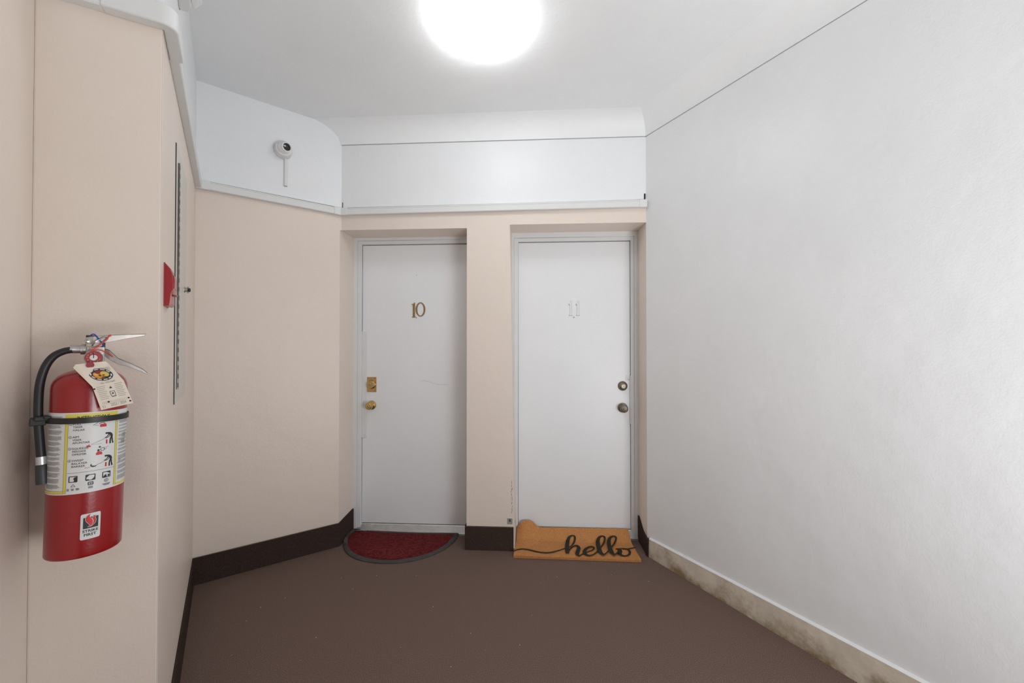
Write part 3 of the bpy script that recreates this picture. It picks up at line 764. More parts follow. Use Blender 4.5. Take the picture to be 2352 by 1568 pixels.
top = [[ms(mat_p(i / NU, j / NV, rnd.uniform(-.0012, .0012))) for j in range(NV + 1)] for i in range(NU + 1)]
bot = [[ms(mat_p(i / NU, j / NV, -MT + .001)) for j in range(NV + 1)] for i in range(NU + 1)]
mb = MB().grid(top); mb.grid([r[::-1] for r in bot])
for edge in ([(i, 0) for i in range(NU + 1)], [(i, NV) for i in range(NU + 1)], [(0, j) for j in range(NV + 1)], [(NU, j) for j in range(NV + 1)]):
    mb.grid([[top[a][b] for a, b in edge], [bot[a][b] for a, b in edge]])
part('pile', mb, M_coir, hm, smooth=True, angle=60)
# loose fibres on the edges
mb = MB()
def fibre(p, d, wv):
    p = Vector(p); d = Vector(d); s_ = Vector((-d.y, d.x, 0)); s_ = s_.normalized() * wv if s_.length > 1e-6 else Vector((wv, 0, 0))
    mb.add([p - s_, p + s_, p + d], [(0, 1, 2)])
for k in range(2600):
    u = rnd.random(); q = mat_p(u, 0); z = rnd.uniform(.002, MT)
    fibre((q.x - cmx.x, q.y - cmx.y + .002, z), (rnd.gauss(0, .003), -rnd.uniform(.003, .009), rnd.gauss(.001, .003)), .0009)
for k in range(1100):
    v_ = rnd.random(); q = mat_p(1, v_); fibre((q.x - cmx.x - .002, q.y - cmx.y, q.z - rnd.uniform(0, .012)), (rnd.uniform(.002, .006), rnd.gauss(0, .002), rnd.gauss(0, .0015)), .0006)
    v_ = rnd.random(); q = mat_p(0, v_); fibre((q.x - cmx.x + .002, q.y - cmx.y, q.z - rnd.uniform(0, .012)), (-rnd.uniform(.002, .006), rnd.gauss(0, .002), rnd.gauss(0, .0015)), .0006)
for k in range(14000):
    u, v_ = rnd.random(), rnd.random(); q = mat_p(u, v_); fibre((q.x - cmx.x, q.y - cmx.y, q.z - .001), (rnd.gauss(0, .0022), rnd.gauss(0, .0022), rnd.uniform(.0015, .004)), .0008)
part('fibres', mb, M_coir, hm, kind='stuff')
# lettering: strokes measured in a detail of the photograph, laid on the mat
def coir_project(x, y):
    px = 1150 + x / 6.72; py = 1170 + y / 6.72; u, v = .5, .3
    z = .02
    for _ in range(30):
        q = Bi @ hit_z(px, py, z)
        for __ in range(3):           # invert mat_p for u,v at q
            f = mat_p(u, v); du = (mat_p(u + .01, v) - f) / .01; dv = (mat_p(u, v + .01) - f) / .01
            det = du.x * dv.y - du.y * dv.x; ex, ey = q.x - f.x, q.y - f.y
            u += (ex * dv.y - ey * dv.x) / det; v += (du.x * ey - du.y * ex) / det
        u_ = min(max(u, 0), 1); v_ = min(max(v, 0), 1)
        z = .6 * z + .4 * (mat_h(u_, v_) + .003)
    q = Bi @ hit_z(px, py, z)
    return Vector((q.x, q.y, z))
strokes = [
    [(205, 640, 14), (260, 615, 19), (350, 608, 23), (450, 622, 24), (560, 650, 24), (680, 665, 23), (780, 660, 21), (880, 635, 17), (960, 610, 14), (1020, 592, 14), (1075, 572, 16), (1120, 525, 20), (1145, 465, 24), (1142, 420, 22), (1105, 405, 24), (1060, 432, 34), (1033, 500, 46), (1024, 570, 52), (1027, 640, 52), (1030, 680, 46)],
    [(1040, 650, 18), (1075, 605, 20), (1125, 565, 22), (1175, 556, 30), (1205, 590, 44), (1192, 640, 50), (1180, 685, 48), (1205, 712, 26), (1240, 702, 20), (1290, 675, 18), (1350, 652, 18), (1410, 630, 20), (1440, 600, 22), (1420, 577, 24), (1370, 580, 28), (1315, 612, 38), (1292, 655, 46), (1315, 698, 36), (1370, 714, 26), (1435, 698, 21), (1490, 655, 20), (1545, 590, 20), (1595, 510, 22), (1608, 445, 22), (1580, 420, 24), (1525, 438, 36), (1500, 500, 48), (1508, 580, 54), (1535, 660, 52), (1578, 704, 32), (1625, 688, 20), (1680, 630, 19), (1735, 560, 22), (1775, 490, 24), (1778, 442, 22), (1745, 426, 26), (1692, 450, 38), (1667, 510, 48), (1677, 585, 52), (1708, 665, 52), (1750, 710, 30), (1795, 690, 22), (1835, 655, 24)],
    [(1775, 604, 14), (1830, 612, 38), (1838, 640, 60), (1835, 675, 58), (1865, 704, 32), (1925, 716, 25), (1980, 695, 27), (1993, 655, 28), (1962, 615, 22), (1900, 604, 15), (1840, 603, 14)],
    [(1880, 607, 14), (1960, 606, 17), (2030, 592, 17), (2085, 584, 13)]]
mb = MB()
for st in strokes:
    P = catmull([Vector(p) for p in st], 7); up = []; dn = []
    for i, p_ in enumerate(P):
        t = (P[min(i + 1, len(P) - 1)] - P[max(i - 1, 0)]); t = Vector((t.x, t.y * 1.6)).normalized()
        w2 = p_.z * .62; dz = Vector((0, 0, i * .00003))
        a = coir_project(p_.x - t.y * w2, p_.y + t.x * w2 / 1.6); b_ = coir_project(p_.x + t.y * w2, p_.y - t.x * w2 / 1.6)
        up.append(ms(a + dz)); dn.append(ms(b_ + dz))
    mb.grid([up, dn])
ho = part('lettering', mb, M_coirblk, hm, label='black cursive word hello with long strokes')

# specks of lint on the carpet
mb = MB(); rnd = random.Random(9)
spots = [(1422, 1297), (1296, 1282), (1085, 1247), (865, 1322), (726, 1464), (532, 1504), (1280, 1325), (1490, 1335), (1355, 1340), (885, 1283)]
for k in range(16): spots.append((rnd.uniform(560, 1500), rnd.uniform(1300, 1550)))
for (a, b) in spots:
    q = hit_z(a, b, 0); r = rnd.uniform(.0008, .0018)
    mb.box(q.x - r, q.x + r, q.y - r * .8, q.y + r * .8, 0, .0018)
o = part('lint', mb, M_lint); o['kind'] = 'stuff'; o['label'] = 'tiny pale specks of lint scattered on the brown carpet'; o['category'] = 'lint'

# ------------------------------------------------------------------ fire extinguisher
EX = Vector((-1.021, .955)); er = atan2(.730, .683); RB = .0645
zbot = 0.830
E = Matrix.Translation((EX.x, EX.y, zbot)) @ Matrix.Rotation(er, 4, 'Z') @ Matrix.Rotation(radians(1.2), 4, 'Y')
Ei = E.inverted()
def el(px, py, y=0.0):
    """local point of the extinguisher where the view ray meets local y"""
    o = Ei @ CAM; r = Ei.to_3x3() @ ray(px, py); t = (y - o.y) / r.y
    return o + r * t
fe = thing('fire_extinguisher', 'red fire extinguisher with a white instruction label hung by the corner at left', 'fire extinguisher', (0, 0, 0))
fe.matrix_world = E
def ep(name, mb, m, par=None, **k): return part(name, mb, m, par or fe, **k)
HB = .382
ep('body', MB().lathe((0, 0, 0), (0, 0, 1), [(.050, .004), (.058, .0), (.0625, .001), (RB - .0004, .003), (RB, .006), (RB, .02), (RB, HB * .5), (RB, HB - .01), (RB, HB), (.0635, HB + .010), (.060, HB + .020), (.053, HB + .030), (.042, HB + .038), (.030, HB + .043), (.022, HB + .045), (.020, HB + .055), (.0, HB + .055)], 72), M_red, smooth=True)

def wrap(x, z, r): a = x / r; return (r * sin(a), -r * cos(a), z)
class Print:
    """flat print bent round the cylinder; x is arc length from the front line"""
    def __init__(s, r): s.m = MB(); s.r = r
    def rect(s, x0, x1, z0, z1, sk=0):
        n = max(1, int(abs(x1 - x0) / .004)); rows = []
        for i in range(n + 1):
            x = x0 + (x1 - x0) * i / n; rows.append([wrap(x, z0, s.r), wrap(x, z1, s.r)])
        s.m.grid(rows); return s
    def poly(s, pts):
        s.m.add([wrap(x, z, s.r) for x, z in pts], [tuple(range(len(pts)))]); return s
    def line(s, pts, w):
        for (a, b) in zip(pts[:-1], pts[1:]):
            d = Vector((b[0] - a[0], b[1] - a[1])); nrm = Vector((-d.y, d.x)).normalized() * w / 2
            s.m.add([wrap(a[0] - nrm.x, a[1] - nrm.y, s.r), wrap(b[0] - nrm.x, b[1] - nrm.y, s.r), wrap(b[0] + nrm.x, b[1] + nrm.y, s.r), wrap(a[0] + nrm.x, a[1] + nrm.y, s.r)], [(0, 1, 2, 3)])
        return s
    def ellipse(s, cx, cz, rx, rz, n=18): return s.poly([(cx + rx * cos(2 * pi * k / n), cz + rz * sin(2 * pi * k / n)) for k in range(n)])
    def ring(s, cx, cz, r, w, a0=0, a1=360, n=20):
        return s.line([(cx + r * cos(radians(a0 + (a1 - a0) * k / n)), cz + r * sin(radians(a0 + (a1 - a0) * k / n))) for k in range(n + 1)], w)
    def text(s, body, x, z, size, width=None, align='LEFT', bold=0):
        vs, fs = text_mesh(body, size, width, align, bold)
        s.m.add([wrap(x + a, z + b, s.r) for a, b in vs], fs); return s
def text_mesh(body, size, width=None, align='LEFT', bold=0):
    cu = bpy.data.curves.new('t', 'FONT'); cu.body = body; cu.size = size; cu.align_x = align; cu.resolution_u = 3; cu.offset = bold
    ob = bpy.data.objects.new('t', cu); me = ob.to_mesh()
    vs = [(v.co.x, v.co.y) for v in me.vertices]; fs = [tuple(p.vertices) for p in me.polygons]
    ob.to_mesh_clear(); bpy.data.objects.remove(ob); bpy.data.curves.remove(cu)
    if width and vs:
        lo_, hi_ = min(v[0] for v in vs), max(v[0] for v in vs); k = width / (hi_ - lo_)
        vs = [(v[0] * k, v[1]) for v in vs]
    return vs, fs
R1 = RB + .0004; R2 = RB + .0007; R3 = RB + .0009; R4 = RB + .0011
LZ0, LZ1 = .148, .331                     # label bottom, top
lab = ep('label', Print(R1).rect(-.13, .13, LZ0, LZ1).m, M_lab, smooth=True)
XL, XR = -.034, .0475                      # yellow frame round the instructions
pr = Print(R2); pr.rect(XL - .0055, XL, LZ0 + .004, LZ1 - .004); pr.rect(XR, XR + .0045, LZ0 + .004, LZ1 - .004)
pr.rect(XL - .0055, XR + .0045, LZ1 - .024, LZ1 - .003); pr.rect(-.12, XL - .0055, LZ0 + .003, LZ0 + .008); pr.rect(XR + .0045, .11, LZ0 + .003, LZ0 + .008)
ep('yellow_border', pr.m, M_yel, lab)
pr = Print(R3)
for xx in (XL - .0055, XL - .0006, XR, XR + .004): pr.rect(xx, xx + .0006, LZ0 + .004, LZ1 - .024)
pr.rect(-.12, XL - .0006, LZ0 + .0085, LZ0 + .0091); pr.rect(-.12, XL, LZ0 + .003, LZ0 + .0036)
ep('border_lines', pr.m, M_yel2, lab)
# fine print columns
pr = Print(R2); rnd = random.Random(2); z = LZ1 - .008
while z > LZ0 + .014:
    n = rnd.choice((3, 4, 5, 5, 6))
    for k in range(n):
        e = XL - .011 - rnd.uniform(0, .006 if k < n - 1 else .016)
        pr.rect(-.085, e, z - .0009, z); z -= .00165
        if z < LZ0 + .014: break
    z -= .0032
z = LZ1 - .010
while z > LZ0 + .012:
    n = rnd.choice((3, 4, 5, 7))
    for k in range(n):
        pr.rect(XR + .0075 + rnd.uniform(0, .003), XR + .045, z - .0008, z); z -= .00155
        if z < LZ0 + .012: break
    z -= .003
for k in range(9): pr.rect(XR + .020 + k * .0018, XR + .020 + k * .0018 + rnd.choice((.0006, .0011)), .262, .273); pr.rect(XR + .016 + k * .0018, XR + .016 + k * .0018 + rnd.choice((.0006, .0011)), .247, .258)
ep('fine_print', pr.m, M_grey, lab, kind='stuff')
# instruction text
pr = Print(R3)
pr.text('INSTRUCTIONS', -.020, LZ1 - .0185, .0150, .054, bold=.0002)
pr.rect(XL + .001, XR, .1955, .1960)
rowz = [.303, .274, .248, .221]
words = [('PULL', 'TIRER', 'HALAR'), ('AIM', 'VISER', 'APUNTAR'), ('SQUEEZE', 'PRESSER', 'OPRIMIR'), ('SWEEP', 'BALAYER', 'BARRER')]
for k, (z, ws) in enumerate(zip(rowz, words)):
    pr.ring(-.0300, z + .0022, .0026, .0005); pr.text(str(k + 1), -.0311, z + .0006, .0045)
    for j, s_ in enumerate(ws): pr.text(s_, -.0262, z - .0066 * j, .0062 if j else .0064)
# bending figures of steps 2 and 4
def figure(x, z):
    pr.ellipse(x - .0062, z + .0255, .0024, .0022)
    pr.poly([(x - .0045, z + .0275), (x + .0005, z + .0268), (x + .0045, z + .0235), (x + .0062, z + .019), (x + .0055, z + .0135), (x + .0015, z + .0135), (x + .0012, z + .0195), (x - .004, z + .0235)])
    pr.line([(x - .0015, z + .0235), (x - .0045, z + .018), (x - .0092, z + .0150)], .0017)
    pr.line([(x + .001, z + .0215), (x - .002, z + .0165), (x - .0075, z + .0138)], .0014)
    pr.line([(x + .002, z + .014), (x + .0008, z + .007), (x + .0012, z + .001)], .0027)
    pr.line([(x + .0045, z + .014), (x + .0052, z + .007), (x + .0068, z + .001)], .0027)
    pr.line([(x - .0008, z + .001), (x + .0022, z + .001)], .0012); pr.line([(x + .0046, z + .001), (x + .0078, z + .001)], .0012)
figure(.0362, .253); figure(.0362, .200)
pr.line([(.0272, .2665), (.016, .2620), (.0045, .2575)], .0005)
pr.line([(.0045, .2560), (.012, .2558), (.022, .2562)], .0004)
pr.line([(.0272, .2135), (.018, .2095), (.012, .2072)], .0006)
pr.poly([(.004, .210), (.0065, .2125), (.006, .2085), (.010, .207), (.015, .2065), (.012, .2045), (.007, .2045), (.0045, .2065)])
# hands of steps 1 and 3
pr.line([(.006, .300), (.011, .303), (.015, .3075), (.022, .3085), (.030, .3065)], .0009); pr.line([(.016, .302), (.019, .3045), (.024, .3045), (.026, .302)], .0012); pr.line([(.009, .2985), (.013, .3), (.015, .298)], .0006)
pr.line([(.0165, .2435), (.0165, .2385)], .0035); pr.ellipse(.0185, .2485, .0019, .0019); pr.ring(.0235, .2425, .0035, .0010); pr.line([(.027, .245), (.034, .2475)], .0005); pr.line([(.026, .2405), (.031, .243)], .0005)
# class pictograms
def frame(x, z, w_, h_):
    pr.line([(x, z), (x + w_, z), (x + w_, z + h_), (x, z + h_), (x, z)], .0016)
frame(-.0290, .1755, .0130, .0125); pr.poly([(-.0165, .176), (-.0165, .187), (-.020, .186), (-.0225, .182), (-.0205, .181), (-.0212, .1765)])
frame(-.0020, .1755, .0145, .0125); pr.poly([(-.002, .188), (-.002, .181), (.0022, .186), (.0042, .188)]); pr.poly([(.0125, .1755), (.0125, .1845), (.0105, .180), (.0062, .1755)]); pr.poly([(-.002, .1755), (.0045, .1755), (.001, .1785), (-.002, .177)])
frame(.0255, .1755, .0140, .0125); pr.poly([(.0255, .1755), (.0335, .1755), (.0315, .1825), (.0285, .1805)]); pr.poly([(.0395, .188), (.0315, .188), (.0355, .1855), (.0395, .1835)]); pr.ellipse(.0365, .179, .0018, .0025)
pr.line([(-.0255, .1650), (-.0220, .1705), (-.0185, .1650), (-.0255, .1650)], .0007)
frame(.0020, .1650, .0075, .0062); pr.rect(.0040, .0075, .1668, .1692)
pr.ring(.0325, .1685, .0036, .0008); pr.ring(.0327, .1685, .0016, .0009, 40, 320)
for j in range(3):
    pr.rect(-.0325, -.0285, .1600 - j * .0017, .1609 - j * .0017); pr.rect(-.0250, -.0205, .1600 - j * .0017, .1609 - j * .0017); pr.rect(-.0175, -.0125 + .001 * (j % 2), .1600 - j * .0017, .1609 - j * .0017)
    pr.rect(.0022, .0098, .1605 - j * .0017, .1614 - j * .0017); pr.rect(.0250 + .0015 * j, .0405 - .001 * j, .1605 - j * .0017, .1614 - j * .0017)
pr.line([(XR + .014, .2125), (XR + .018, .2085), (XR + .014, .2045), (XR + .010, .2085), (XR + .014, .2125)], .0004); pr.rect(XR + .0128, XR + .0152, .2078, .2092)
ep('black_print', pr.m, M_ink, lab, kind='stuff')
pr = Print(R2)
pr.poly([(.0175, .2945), (.0290, .2945), (.0290, .3000), (.0268, .3015), (.0195, .3015), (.0175, .3000)])
pr.rect(.0290, .0318, .2540, .2635); pr.rect(.0290, .0318, .2010, .2105)
pr.poly([(.0125, .2305), (.0232, .2305), (.0232, .2350), (.0205, .2380), (.0150, .2380), (.0125, .2350)])
pr.poly([(-.0040, .2510), (.0030, .2510), (.0042, .2545), (.0018, .2540), (.0008, .2580), (-.0010, .2545), (-.0035, .2560), (-.0028, .2530)])
pr.line([(-.0045, .2030), (-.0025, .2055), (0, .2035), (.0018, .2058), (.0035, .2040)], .0007)
ep('red_print', pr.m, M_inkred, lab, kind='stuff')
# maker's sticker
sx, sz = .0085, .0705
def rr(cx, cz, w_, h_, r, n=5):
    out = []
    for (qx, qz, a0) in ((cx + w_ / 2 - r, cz + h_ / 2 - r, 0), (cx - w_ / 2 + r, cz + h_ / 2 - r, 90), (cx - w_ / 2 + r, cz - h_ / 2 + r, 180), (cx + w_ / 2 - r, cz - h_ / 2 + r, 270)):
        for k in range(n + 1): a = radians(a0 + 90 * k / n); out.append((qx + r * cos(a), qz + r * sin(a)))
    return out
SW, SH = .0325, .058
pr = Print(R1); rows = []; rc = .0032
for q in range(25):
    xx = -SW / 2 + SW * (q / 24); e_ = max(0, abs(xx) - (SW / 2 - rc)); zz = SH / 2 - rc + math.sqrt(max(0, rc * rc - e_ * e_))
    rows.append([wrap(sx + xx, sz - zz, R1), wrap(sx + xx, sz + zz, R1)])
pr.m.grid(rows)
stk = ep('sticker', pr.m, M_lab, label='white maker sticker with a red flame on black')
pr = Print(R2); pr.rect(sx - .0120, sx + .0125, sz - .0045, sz + .0205)
pr.text('STRIKE', sx - .0128, sz - .0130, .0082, .0256, bold=.0002); pr.text('FIRST', sx - .0105, sz - .0215, .0082, .0200, bold=.0002)
ep('black_print', pr.m, M_ink, stk)
def stp(x, y): return (sx + (x - 905) / 380 * SW, sz - (y + (x - 905) * .17 - 632) / 470 * SH)
lf = [(935, 402), (880, 415), (830, 450), (803, 500), (815, 548), (852, 582), (882, 612), (874, 636), (845, 648), (895, 640), (930, 610), (948, 565), (942, 520), (915, 490), (892, 470), (885, 440), (903, 416)]
rf = [(900, 644), (952, 612), (990, 575), (1008, 530), (1002, 490), (988, 470), (1012, 428), (978, 440), (955, 430), (950, 460), (930, 490), (948, 518), (952, 560), (936, 602)]
for pl_ in (lf, rf):
    loop = [stp(p_.x, p_.y) for p_ in catmull([Vector((a, b, 0)) for a, b in pl_ + pl_[:1]], 3)]
    ep('flame', Print(R3).poly(loop[:-1]).m, M_inkred, stk)
    ep('flame_outline', Print(R4).line(loop, .0005).m, M_lab, stk)
# valve
vt = HB + .05
pv = el(213, 800, -.01)
vz = pv.z
ep('valve', MB().lathe((0.004, 0, vt - .012), (0, 0, 1), [(.019, 0), (.019, .012), (.014, .014), (.014, .03)], 24).box(-.010, .021, -.014, .014, vt, vt + .050), M_castmetal, bevel=.002)
pa = el(193, 802, -.006); pb = el(184, 802, -.006); pc_ = el(166, 803, -.004)
ep('hose_nut', MB().lathe((-.010, 0, pa.z), (-1, 0, 0), [(.0125, 0), (.0125, .009), (.0095, .009), (.0095, .026)], 6 * 4), M_castmetal)
# levers
def lever(name, pts, wid, th, m):
    """bent sheet lever along pts (x,z), u-section"""
    mb = MB(); n = len(pts); sec = []
    for i, (x, z, w_, h_) in enumerate(pts):
        sec.append([(x, -w_, z - h_), (x, -w_, z), (x, -w_ + .002, z + .0015), (x, w_ - .002, z + .0015), (x, w_, z), (x, w_, z - h_), (x, w_ - .0015, z - h_), (x, w_ - .0015, z - .0008), (x, -w_ + .0015, z - .0008), (x, -w_ + .0015, z - h_)])
    for r_ in sec: r_.append(r_[0])
    mb.grid(sec); mb.f.append(tuple(range(10))); mb.f.append(tuple(range((n - 1) * 11, (n - 1) * 11 + 10)))
    return ep(name, mb, m, bevel=.0005)
def lp(px, py, y=-.012): v = el(px, py, y); return v.x, v.z
a = [lp(196, 776), lp(215, 773), (lp(245, 770.5)), lp(290, 768.5), lp(332, 767.5)]
lever('carrying_handle', [(a[0][0], a[0][1], .012, .012), (a[1][0], a[1][1], .0125, .018), (a[2][0], a[2][1], .0125, .017), (a[3][0], a[3][1], .012, .010), (a[4][0], a[4][1], .011, .004), (a[4][0] + .003, a[4][1] + .001, .010, .002)], 0, 0, M_chrome)
b = [lp(236, 800), lp(252, 805), lp(271, 823), lp(300, 835), lp(328, 848), lp(339, 857)]
lever('squeeze_lever', [(b[0][0], b[0][1], .011, .014), (b[1][0], b[1][1], .0115, .022), (b[2][0], b[2][1], .0115, .014), (b[3][0], b[3][1], .0115, .009), (b[4][0], b[4][1], .011, .007), (b[5][0], b[5][1], .010, .004)], 0, 0, M_steel)
q = lp(200, 783); ep('pivot_pin', MB().lathe((q[0], -.0125, q[1]), (0, -1, 0), [(.0055, 0), (.0055, .003), (.003, .004)], 16), M_chrome, smooth=True)
ep('black_lock', MB().box(lp(236, 780)[0], lp(243, 780)[0], -.006, .010, lp(236, 800)[1], lp(236, 784)[1]).box(lp(197, 774)[0], lp(225, 774)[0], -.004, .010, lp(200, 775)[1], lp(200, 770)[1] + .001), M_blackm, bevel=.002)
# gauge
g = el(215, 821, -.030)
gd = (Ei.to_3x3() @ (CAM - E @ g)).normalized(); gd = Vector((gd.x * .4, -1, gd.z * .2)).normalized()
go = g - gd * .006
ga = ep('gauge', MB().lathe(go, gd, [(.013, -.010), (.0155, .0), (.0165, .003), (.0165, .008), (.0150, .0095), (.0145, .0080)], 36), M_castmetal, smooth=True)
ep('dial', MB().lathe(go + gd * .0078, gd, [(.0148, 0), (.0148, .0004)], 36), M_redpl, ga)
ep('dial_centre', MB().lathe(go + gd * .0082, gd, [(.0068, 0), (.0066, .0006)], 24), M_chrome, ga)
ep('needle', MB().lathe(go + gd * .0088, gd, [(.0010, 0), (.0010, .0008)], 10).tube([go + gd * .0092, go + gd * .0092 + Vector((0, 0, .011))], .0007, 6), M_ink, ga)
for k in range(9):
    an = radians(200 + k * 32); e1 = gd.cross(Vector((0, 0, 1))).normalized(); e2 = e1.cross(gd)
    pp = go + gd * .0083 + (e1 * cos(an) + e2 * sin(an)) * .0108
    ep('dial_mark', MB().sphere(pp, .0008, seg=6, rings=4), M_lab, ga)
# ring pin, red seal, blue tie
P = [el(*p_) for p_ in ((212, 794, -.020), (215, 788, -.026), (224, 782, -.027), (232, 778, -.024), (240, 774, -.020), (247, 775, -.018), (246, 779, -.017), (238, 785, -.018), (228, 791, -.019), (218, 796, -.020), (212, 797, -.020), (212, 794, -.020))]
ep('ring_pin', MB().tube(catmull(P, 5), .0016, 8), M_chrome, smooth=True)
P = [el(*p_) for p_ in ((254, 769, -.016), (247, 776, -.021), (242, 782, -.024), (232, 790, -.028), (222, 797, -.032), (208, 805, -.036), (215, 804, -.036), (228, 803.5, -.034), (240, 807, -.030), (250, 812, -.026), (259, 819, -.022))]
ep('red_seal', MB().tube(catmull(P, 5), .0013, 8), M_redwire, smooth=True)
ep('seal_clip', MB().tube([el(250, 772, -.018), el(255, 769, -.018)], .0024, 10), M_redwire)
P = [el(*p_) for p_ in ((209, 769, -.012), (214, 767, -.014), (219, 769, -.016), (225, 776, -.017), (231, 784, -.016), (236, 791, -.014), (237, 796, -.010), (232, 795, -.010))]
ep('blue_tie', MB().tube(catmull(P, 5), [.0014] * 36, 8), M_blue, smooth=True)
# hose
pts = [el(166, 803, -.002), el(145, 807, .0), el(122, 819, .002), (el(104, 843, .004)), el(92, 880, .004), el(88, 930, .0), el(89, 980, -.004), el(92, 1020, -.008), el(94.5, 1050, -.010)]
ep('hose', MB().tube(catmull(pts, 8), .0076, 18), M_black, smooth=True)
f0, f1, f2 = el(94.5, 1048, -.010), el(95.5, 1066, -.011), el(98, 1110, -.012)
ep('ferrule', MB().tube([f0, f1], .0088, 24), M_alu, smooth=True)
d = (f2 - f1)
ep('nozzle', MB().tube([f1, f1 + d * .06, f1 + d * .5, f2], [.0088, .0098, .0103, .0108], 24), M_nozzle, smooth=True, angle=50)

# wall bracket with strap round the bottle
bz0 = .313
wbk = thing('wall_bracket', 'black strap bracket holding the red fire extinguisher to the wall', 'bracket', (0, 0, 0)); wbk.matrix_world = E
prof = []; 
ro = RB + .0022
seg = 64; ring_ = []
for k in range(seg):
    a = 2 * pi * k / seg
    ring_.append([(ro * sin(a), -ro * cos(a), bz0 - .0065), ((ro + .0018) * sin(a), -(ro + .0018) * cos(a), bz0 - .0065), ((ro + .0018) * sin(a), -(ro + .0018) * cos(a), bz0 + .0065), (ro * sin(a), -ro * cos(a), bz0 + .0065), (ro * sin(a), -ro * cos(a), bz0 - .0065)])
part('strap', MB().grid(ring_, True), M_black, wbk, smooth=True)
hl = el(88, 956, .0)
part('hose_clip', MB().box(hl.x - .0125, hl.x + .0125, -.0125, .0125, bz0 - .011, bz0 + .006).box(hl.x + .008, -RB + .012, -.006, .003, bz0 - .0065, bz0 + .0065), M_black, wbk, bevel=.002)
part('buckle', MB().box(-RB - .020, -RB + .004, -.022, .012, bz0 + .000, bz0 + .010).box(-RB - .006, -RB + .010, -.028, -.010, bz0 + .004, bz0 + .011), M_black, wbk, bevel=.002)
# rail reaching back to the wall
ctr = E @ Vector((0, 0, .2)); s_loc = WX.Mi @ Vector((ctr.x, ctr.y, 0)); 
mb = MB().box(s_loc.x - .02, s_loc.x + .02, s_loc.y + RB - .002, 0.0, zbot + .10, zbot + .36)
T = Ei @ WX.M; mb.v = [tuple(T @ Vector(v)) for v in mb.v]; part('rail', mb, M_blackm, wbk)

# inspection tag
tg = thing('inspection_tag', 'cream cardboard inspection tag with a round emblem and 2023 / 2024', 'tag', (0, 0, 0)); tg.matrix_world = E
def tp(px, py, y): return el(px, py, y)
yt, yf, ybt = -.038, -.088, -.080
T0, T1, T2, T3 = tp(168, 844.4, yt - .004), tp(173.5, 837, yt), tp(242, 829.5, yt), tp(249, 835, yt - .004)
FLp, FRp, BLp, BRp = tp(212.3, 888.4, yf), tp(284, 873, yf), tp(232.4, 941.4, ybt), tp(306, 925, ybt)
mb = MB(); mb.v = [tuple(v) for v in (T0, T1, T2, T3, FRp, FLp, BRp, BLp)]; mb.f = [(0, 1, 2, 3, 4, 5), (5, 4, 6, 7)]
o = part('card', mb, M_tag, tg); md = o.modifiers.new('t', 'SOLIDIFY'); md.thickness = .0007; md.offset = 0
tcard = o
def tagm(u, v, lift=.0009):
    """u across 0..1, v 0 at the bottom, 1 at the fold, 2 at the top"""
    if v <= 1: L_ = BLp.lerp(FLp, v); R_ = BRp.lerp(FRp, v)
    else: L_ = FLp.lerp(T0, v - 1); R_ = FRp.lerp(T3, v - 1)
    n_ = Vector((0, -1, 0)); return L_.lerp(R_, u) + n_ * lift
def tprint(name, m, shapes, lift=.0009):
    mb = MB()
    for sh in shapes: mb.add([tagm(a, b, lift) for a, b in sh], [tuple(range(len(sh)))])
    return part(name, mb, m, tcard)
def ell(cu_, cv_, ru, rv, n=24, a0=0, a1=360): return [(cu_ + ru * cos(radians(a0 + (a1 - a0) * k / n)), cv_ + rv * sin(radians(a0 + (a1 - a0) * k / n))) for k in range(n)]
em_ = (.54, 1.50)
tprint('emblem_ring', M_ink, [ell(*em_, .335, .325, 32)])
tprint('emblem_band', M_lab, [[(em_[0] + .305 * cos(radians(a)), em_[1] + .295 * sin(radians(a))) for a in range(a_, a_ + 26, 5)] + [(em_[0] + .262 * cos(radians(a)), em_[1] + .252 * sin(radians(a))) for a in range(a_ + 25, a_ - 1, -5)] for a_ in (10, 45, 80, 115, 150, 185, 222, 258, 292, 326)], .0012)
tprint('emblem_flames', M_orange, [ell(em_[0] - .1, em_[1] - .02, .13, .17), ell(em_[0] - .02, em_[1] - .08, .12, .12)], .0013)
tprint('emblem_centre', M_maroon, [ell(em_[0] + .02, em_[1] + .12, .15, .09)], .0014)
tprint('emblem_gold', M_yelp, [ell(em_[0] + .11, em_[1] - .0, .12, .14), ell(em_[0] - .14, em_[1] + .03, .05, .07)], .0015)
tprint('emblem_detail', M_ink, [ell(em_[0] - .05, em_[1] - .04, .035, .05, 8), ell(em_[0] + .05, em_[1] - .05, .04, .035, 7), ell(em_[0] + .02, em_[1] - .15, .08, .03, 10)], .0017)
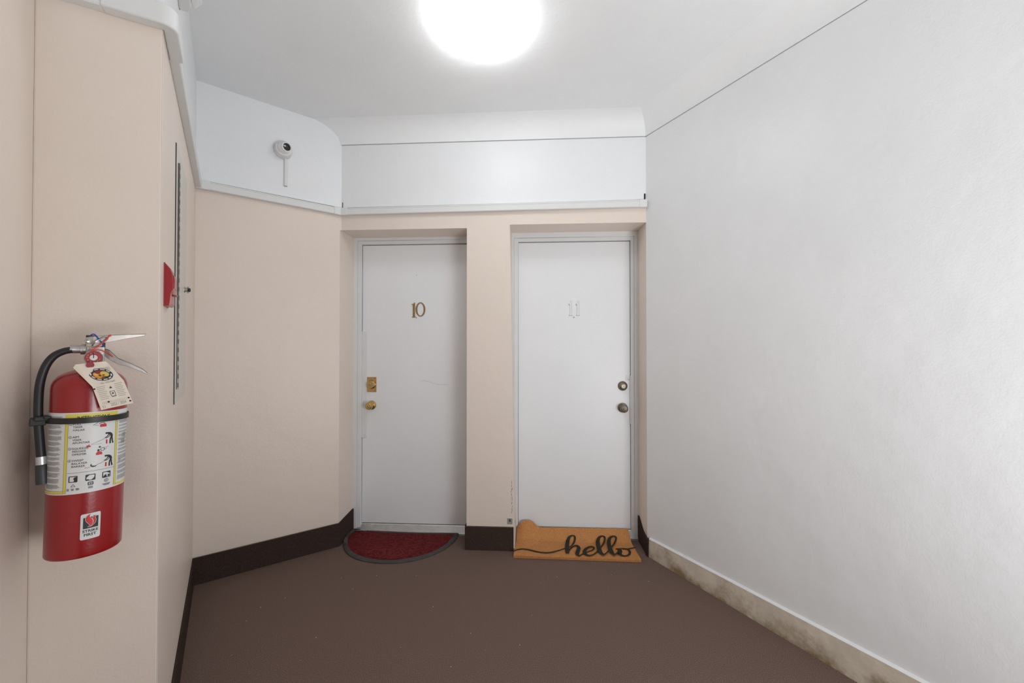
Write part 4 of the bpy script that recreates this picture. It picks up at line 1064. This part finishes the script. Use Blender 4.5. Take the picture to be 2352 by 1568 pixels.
def ttext(name, body, u, v, size, width, m):
    vs, fs = text_mesh(body, 1.0, None, 'LEFT', 0); lo_, hi_ = min(a for a, b in vs), max(a for a, b in vs)
    mb = MB(); mb.add([tagm(u + (a - lo_) / (hi_ - lo_) * width, v + b * size) for a, b in vs], fs); return part(name, mb, m, tcard)
ttext('phone_number', '201-346-9680', .30, 1.045, .10, .46, M_grey)
ttext('year', '2023 / 2024', .33, .07, .17, .48, M_grey)
sh = []
for k in range(8):
    v = .93 - k * .075; sh.append([(.10, v), (.10, v + .02), (.38 - .03 * (k % 3), v + .02), (.38 - .03 * (k % 3), v)]); sh.append([(.66, v), (.66, v + .02), (.92 - .04 * (k % 2), v + .02), (.92 - .04 * (k % 2), v)])
for k in range(16): u = .12 + k * .048; sh.append([(u, .20), (u, .31), (u + .008, .31), (u + .008, .20)])
sh += [[(.08, .06), (.08, .15), (.09, .15), (.09, .06)], [(.15, .06), (.15, .15), (.16, .15), (.16, .06)], [(.08, .06), (.16, .06), (.16, .07), (.08, .07)], [(.08, .14), (.16, .14), (.16, .15), (.08, .15)]]
for k in range(4): v = 1.82 - k * .045; sh.append([(.06, v), (.06, v + .012), (.30, v + .012), (.30, v)]); sh.append([(.62, v), (.62, v + .012), (.93, v + .012), (.93, v)])
tprint('fine_print', mat('tag_grey_ink', (.42, .38, .33), .7), sh)['kind'] = 'stuff'
tprint('logo', M_ink, [[(.44, .50), (.44, .68), (.455, .68), (.455, .50)], [(.585, .50), (.585, .68), (.60, .68), (.60, .50)], [(.44, .665), (.44, .68), (.60, .68), (.60, .665)], [(.44, .50), (.44, .515), (.48, .515), (.48, .50)], [(.56, .50), (.56, .515), (.60, .515), (.60, .50)], ell(.52, .585, .03, .035, 10), [(.45, .44), (.45, .47), (.60, .47), (.60, .44)], ell(.52, .82, .045, .03, 10), [(.50, .84), (.52, .90), (.54, .84)]])
for e_ in ((.03, .90), (.30, .27), (.93, .26), (.94, .12)): tprint('punched_hole', M_hole, [ell(*e_, .035, .033, 14)], .0012)
g2 = el(207, 838, yt - .008)
part('eyelet', MB().lathe(g2, (0, -1, 0), [(.007, 0), (.007, .001)], 20), M_maroon, tg)
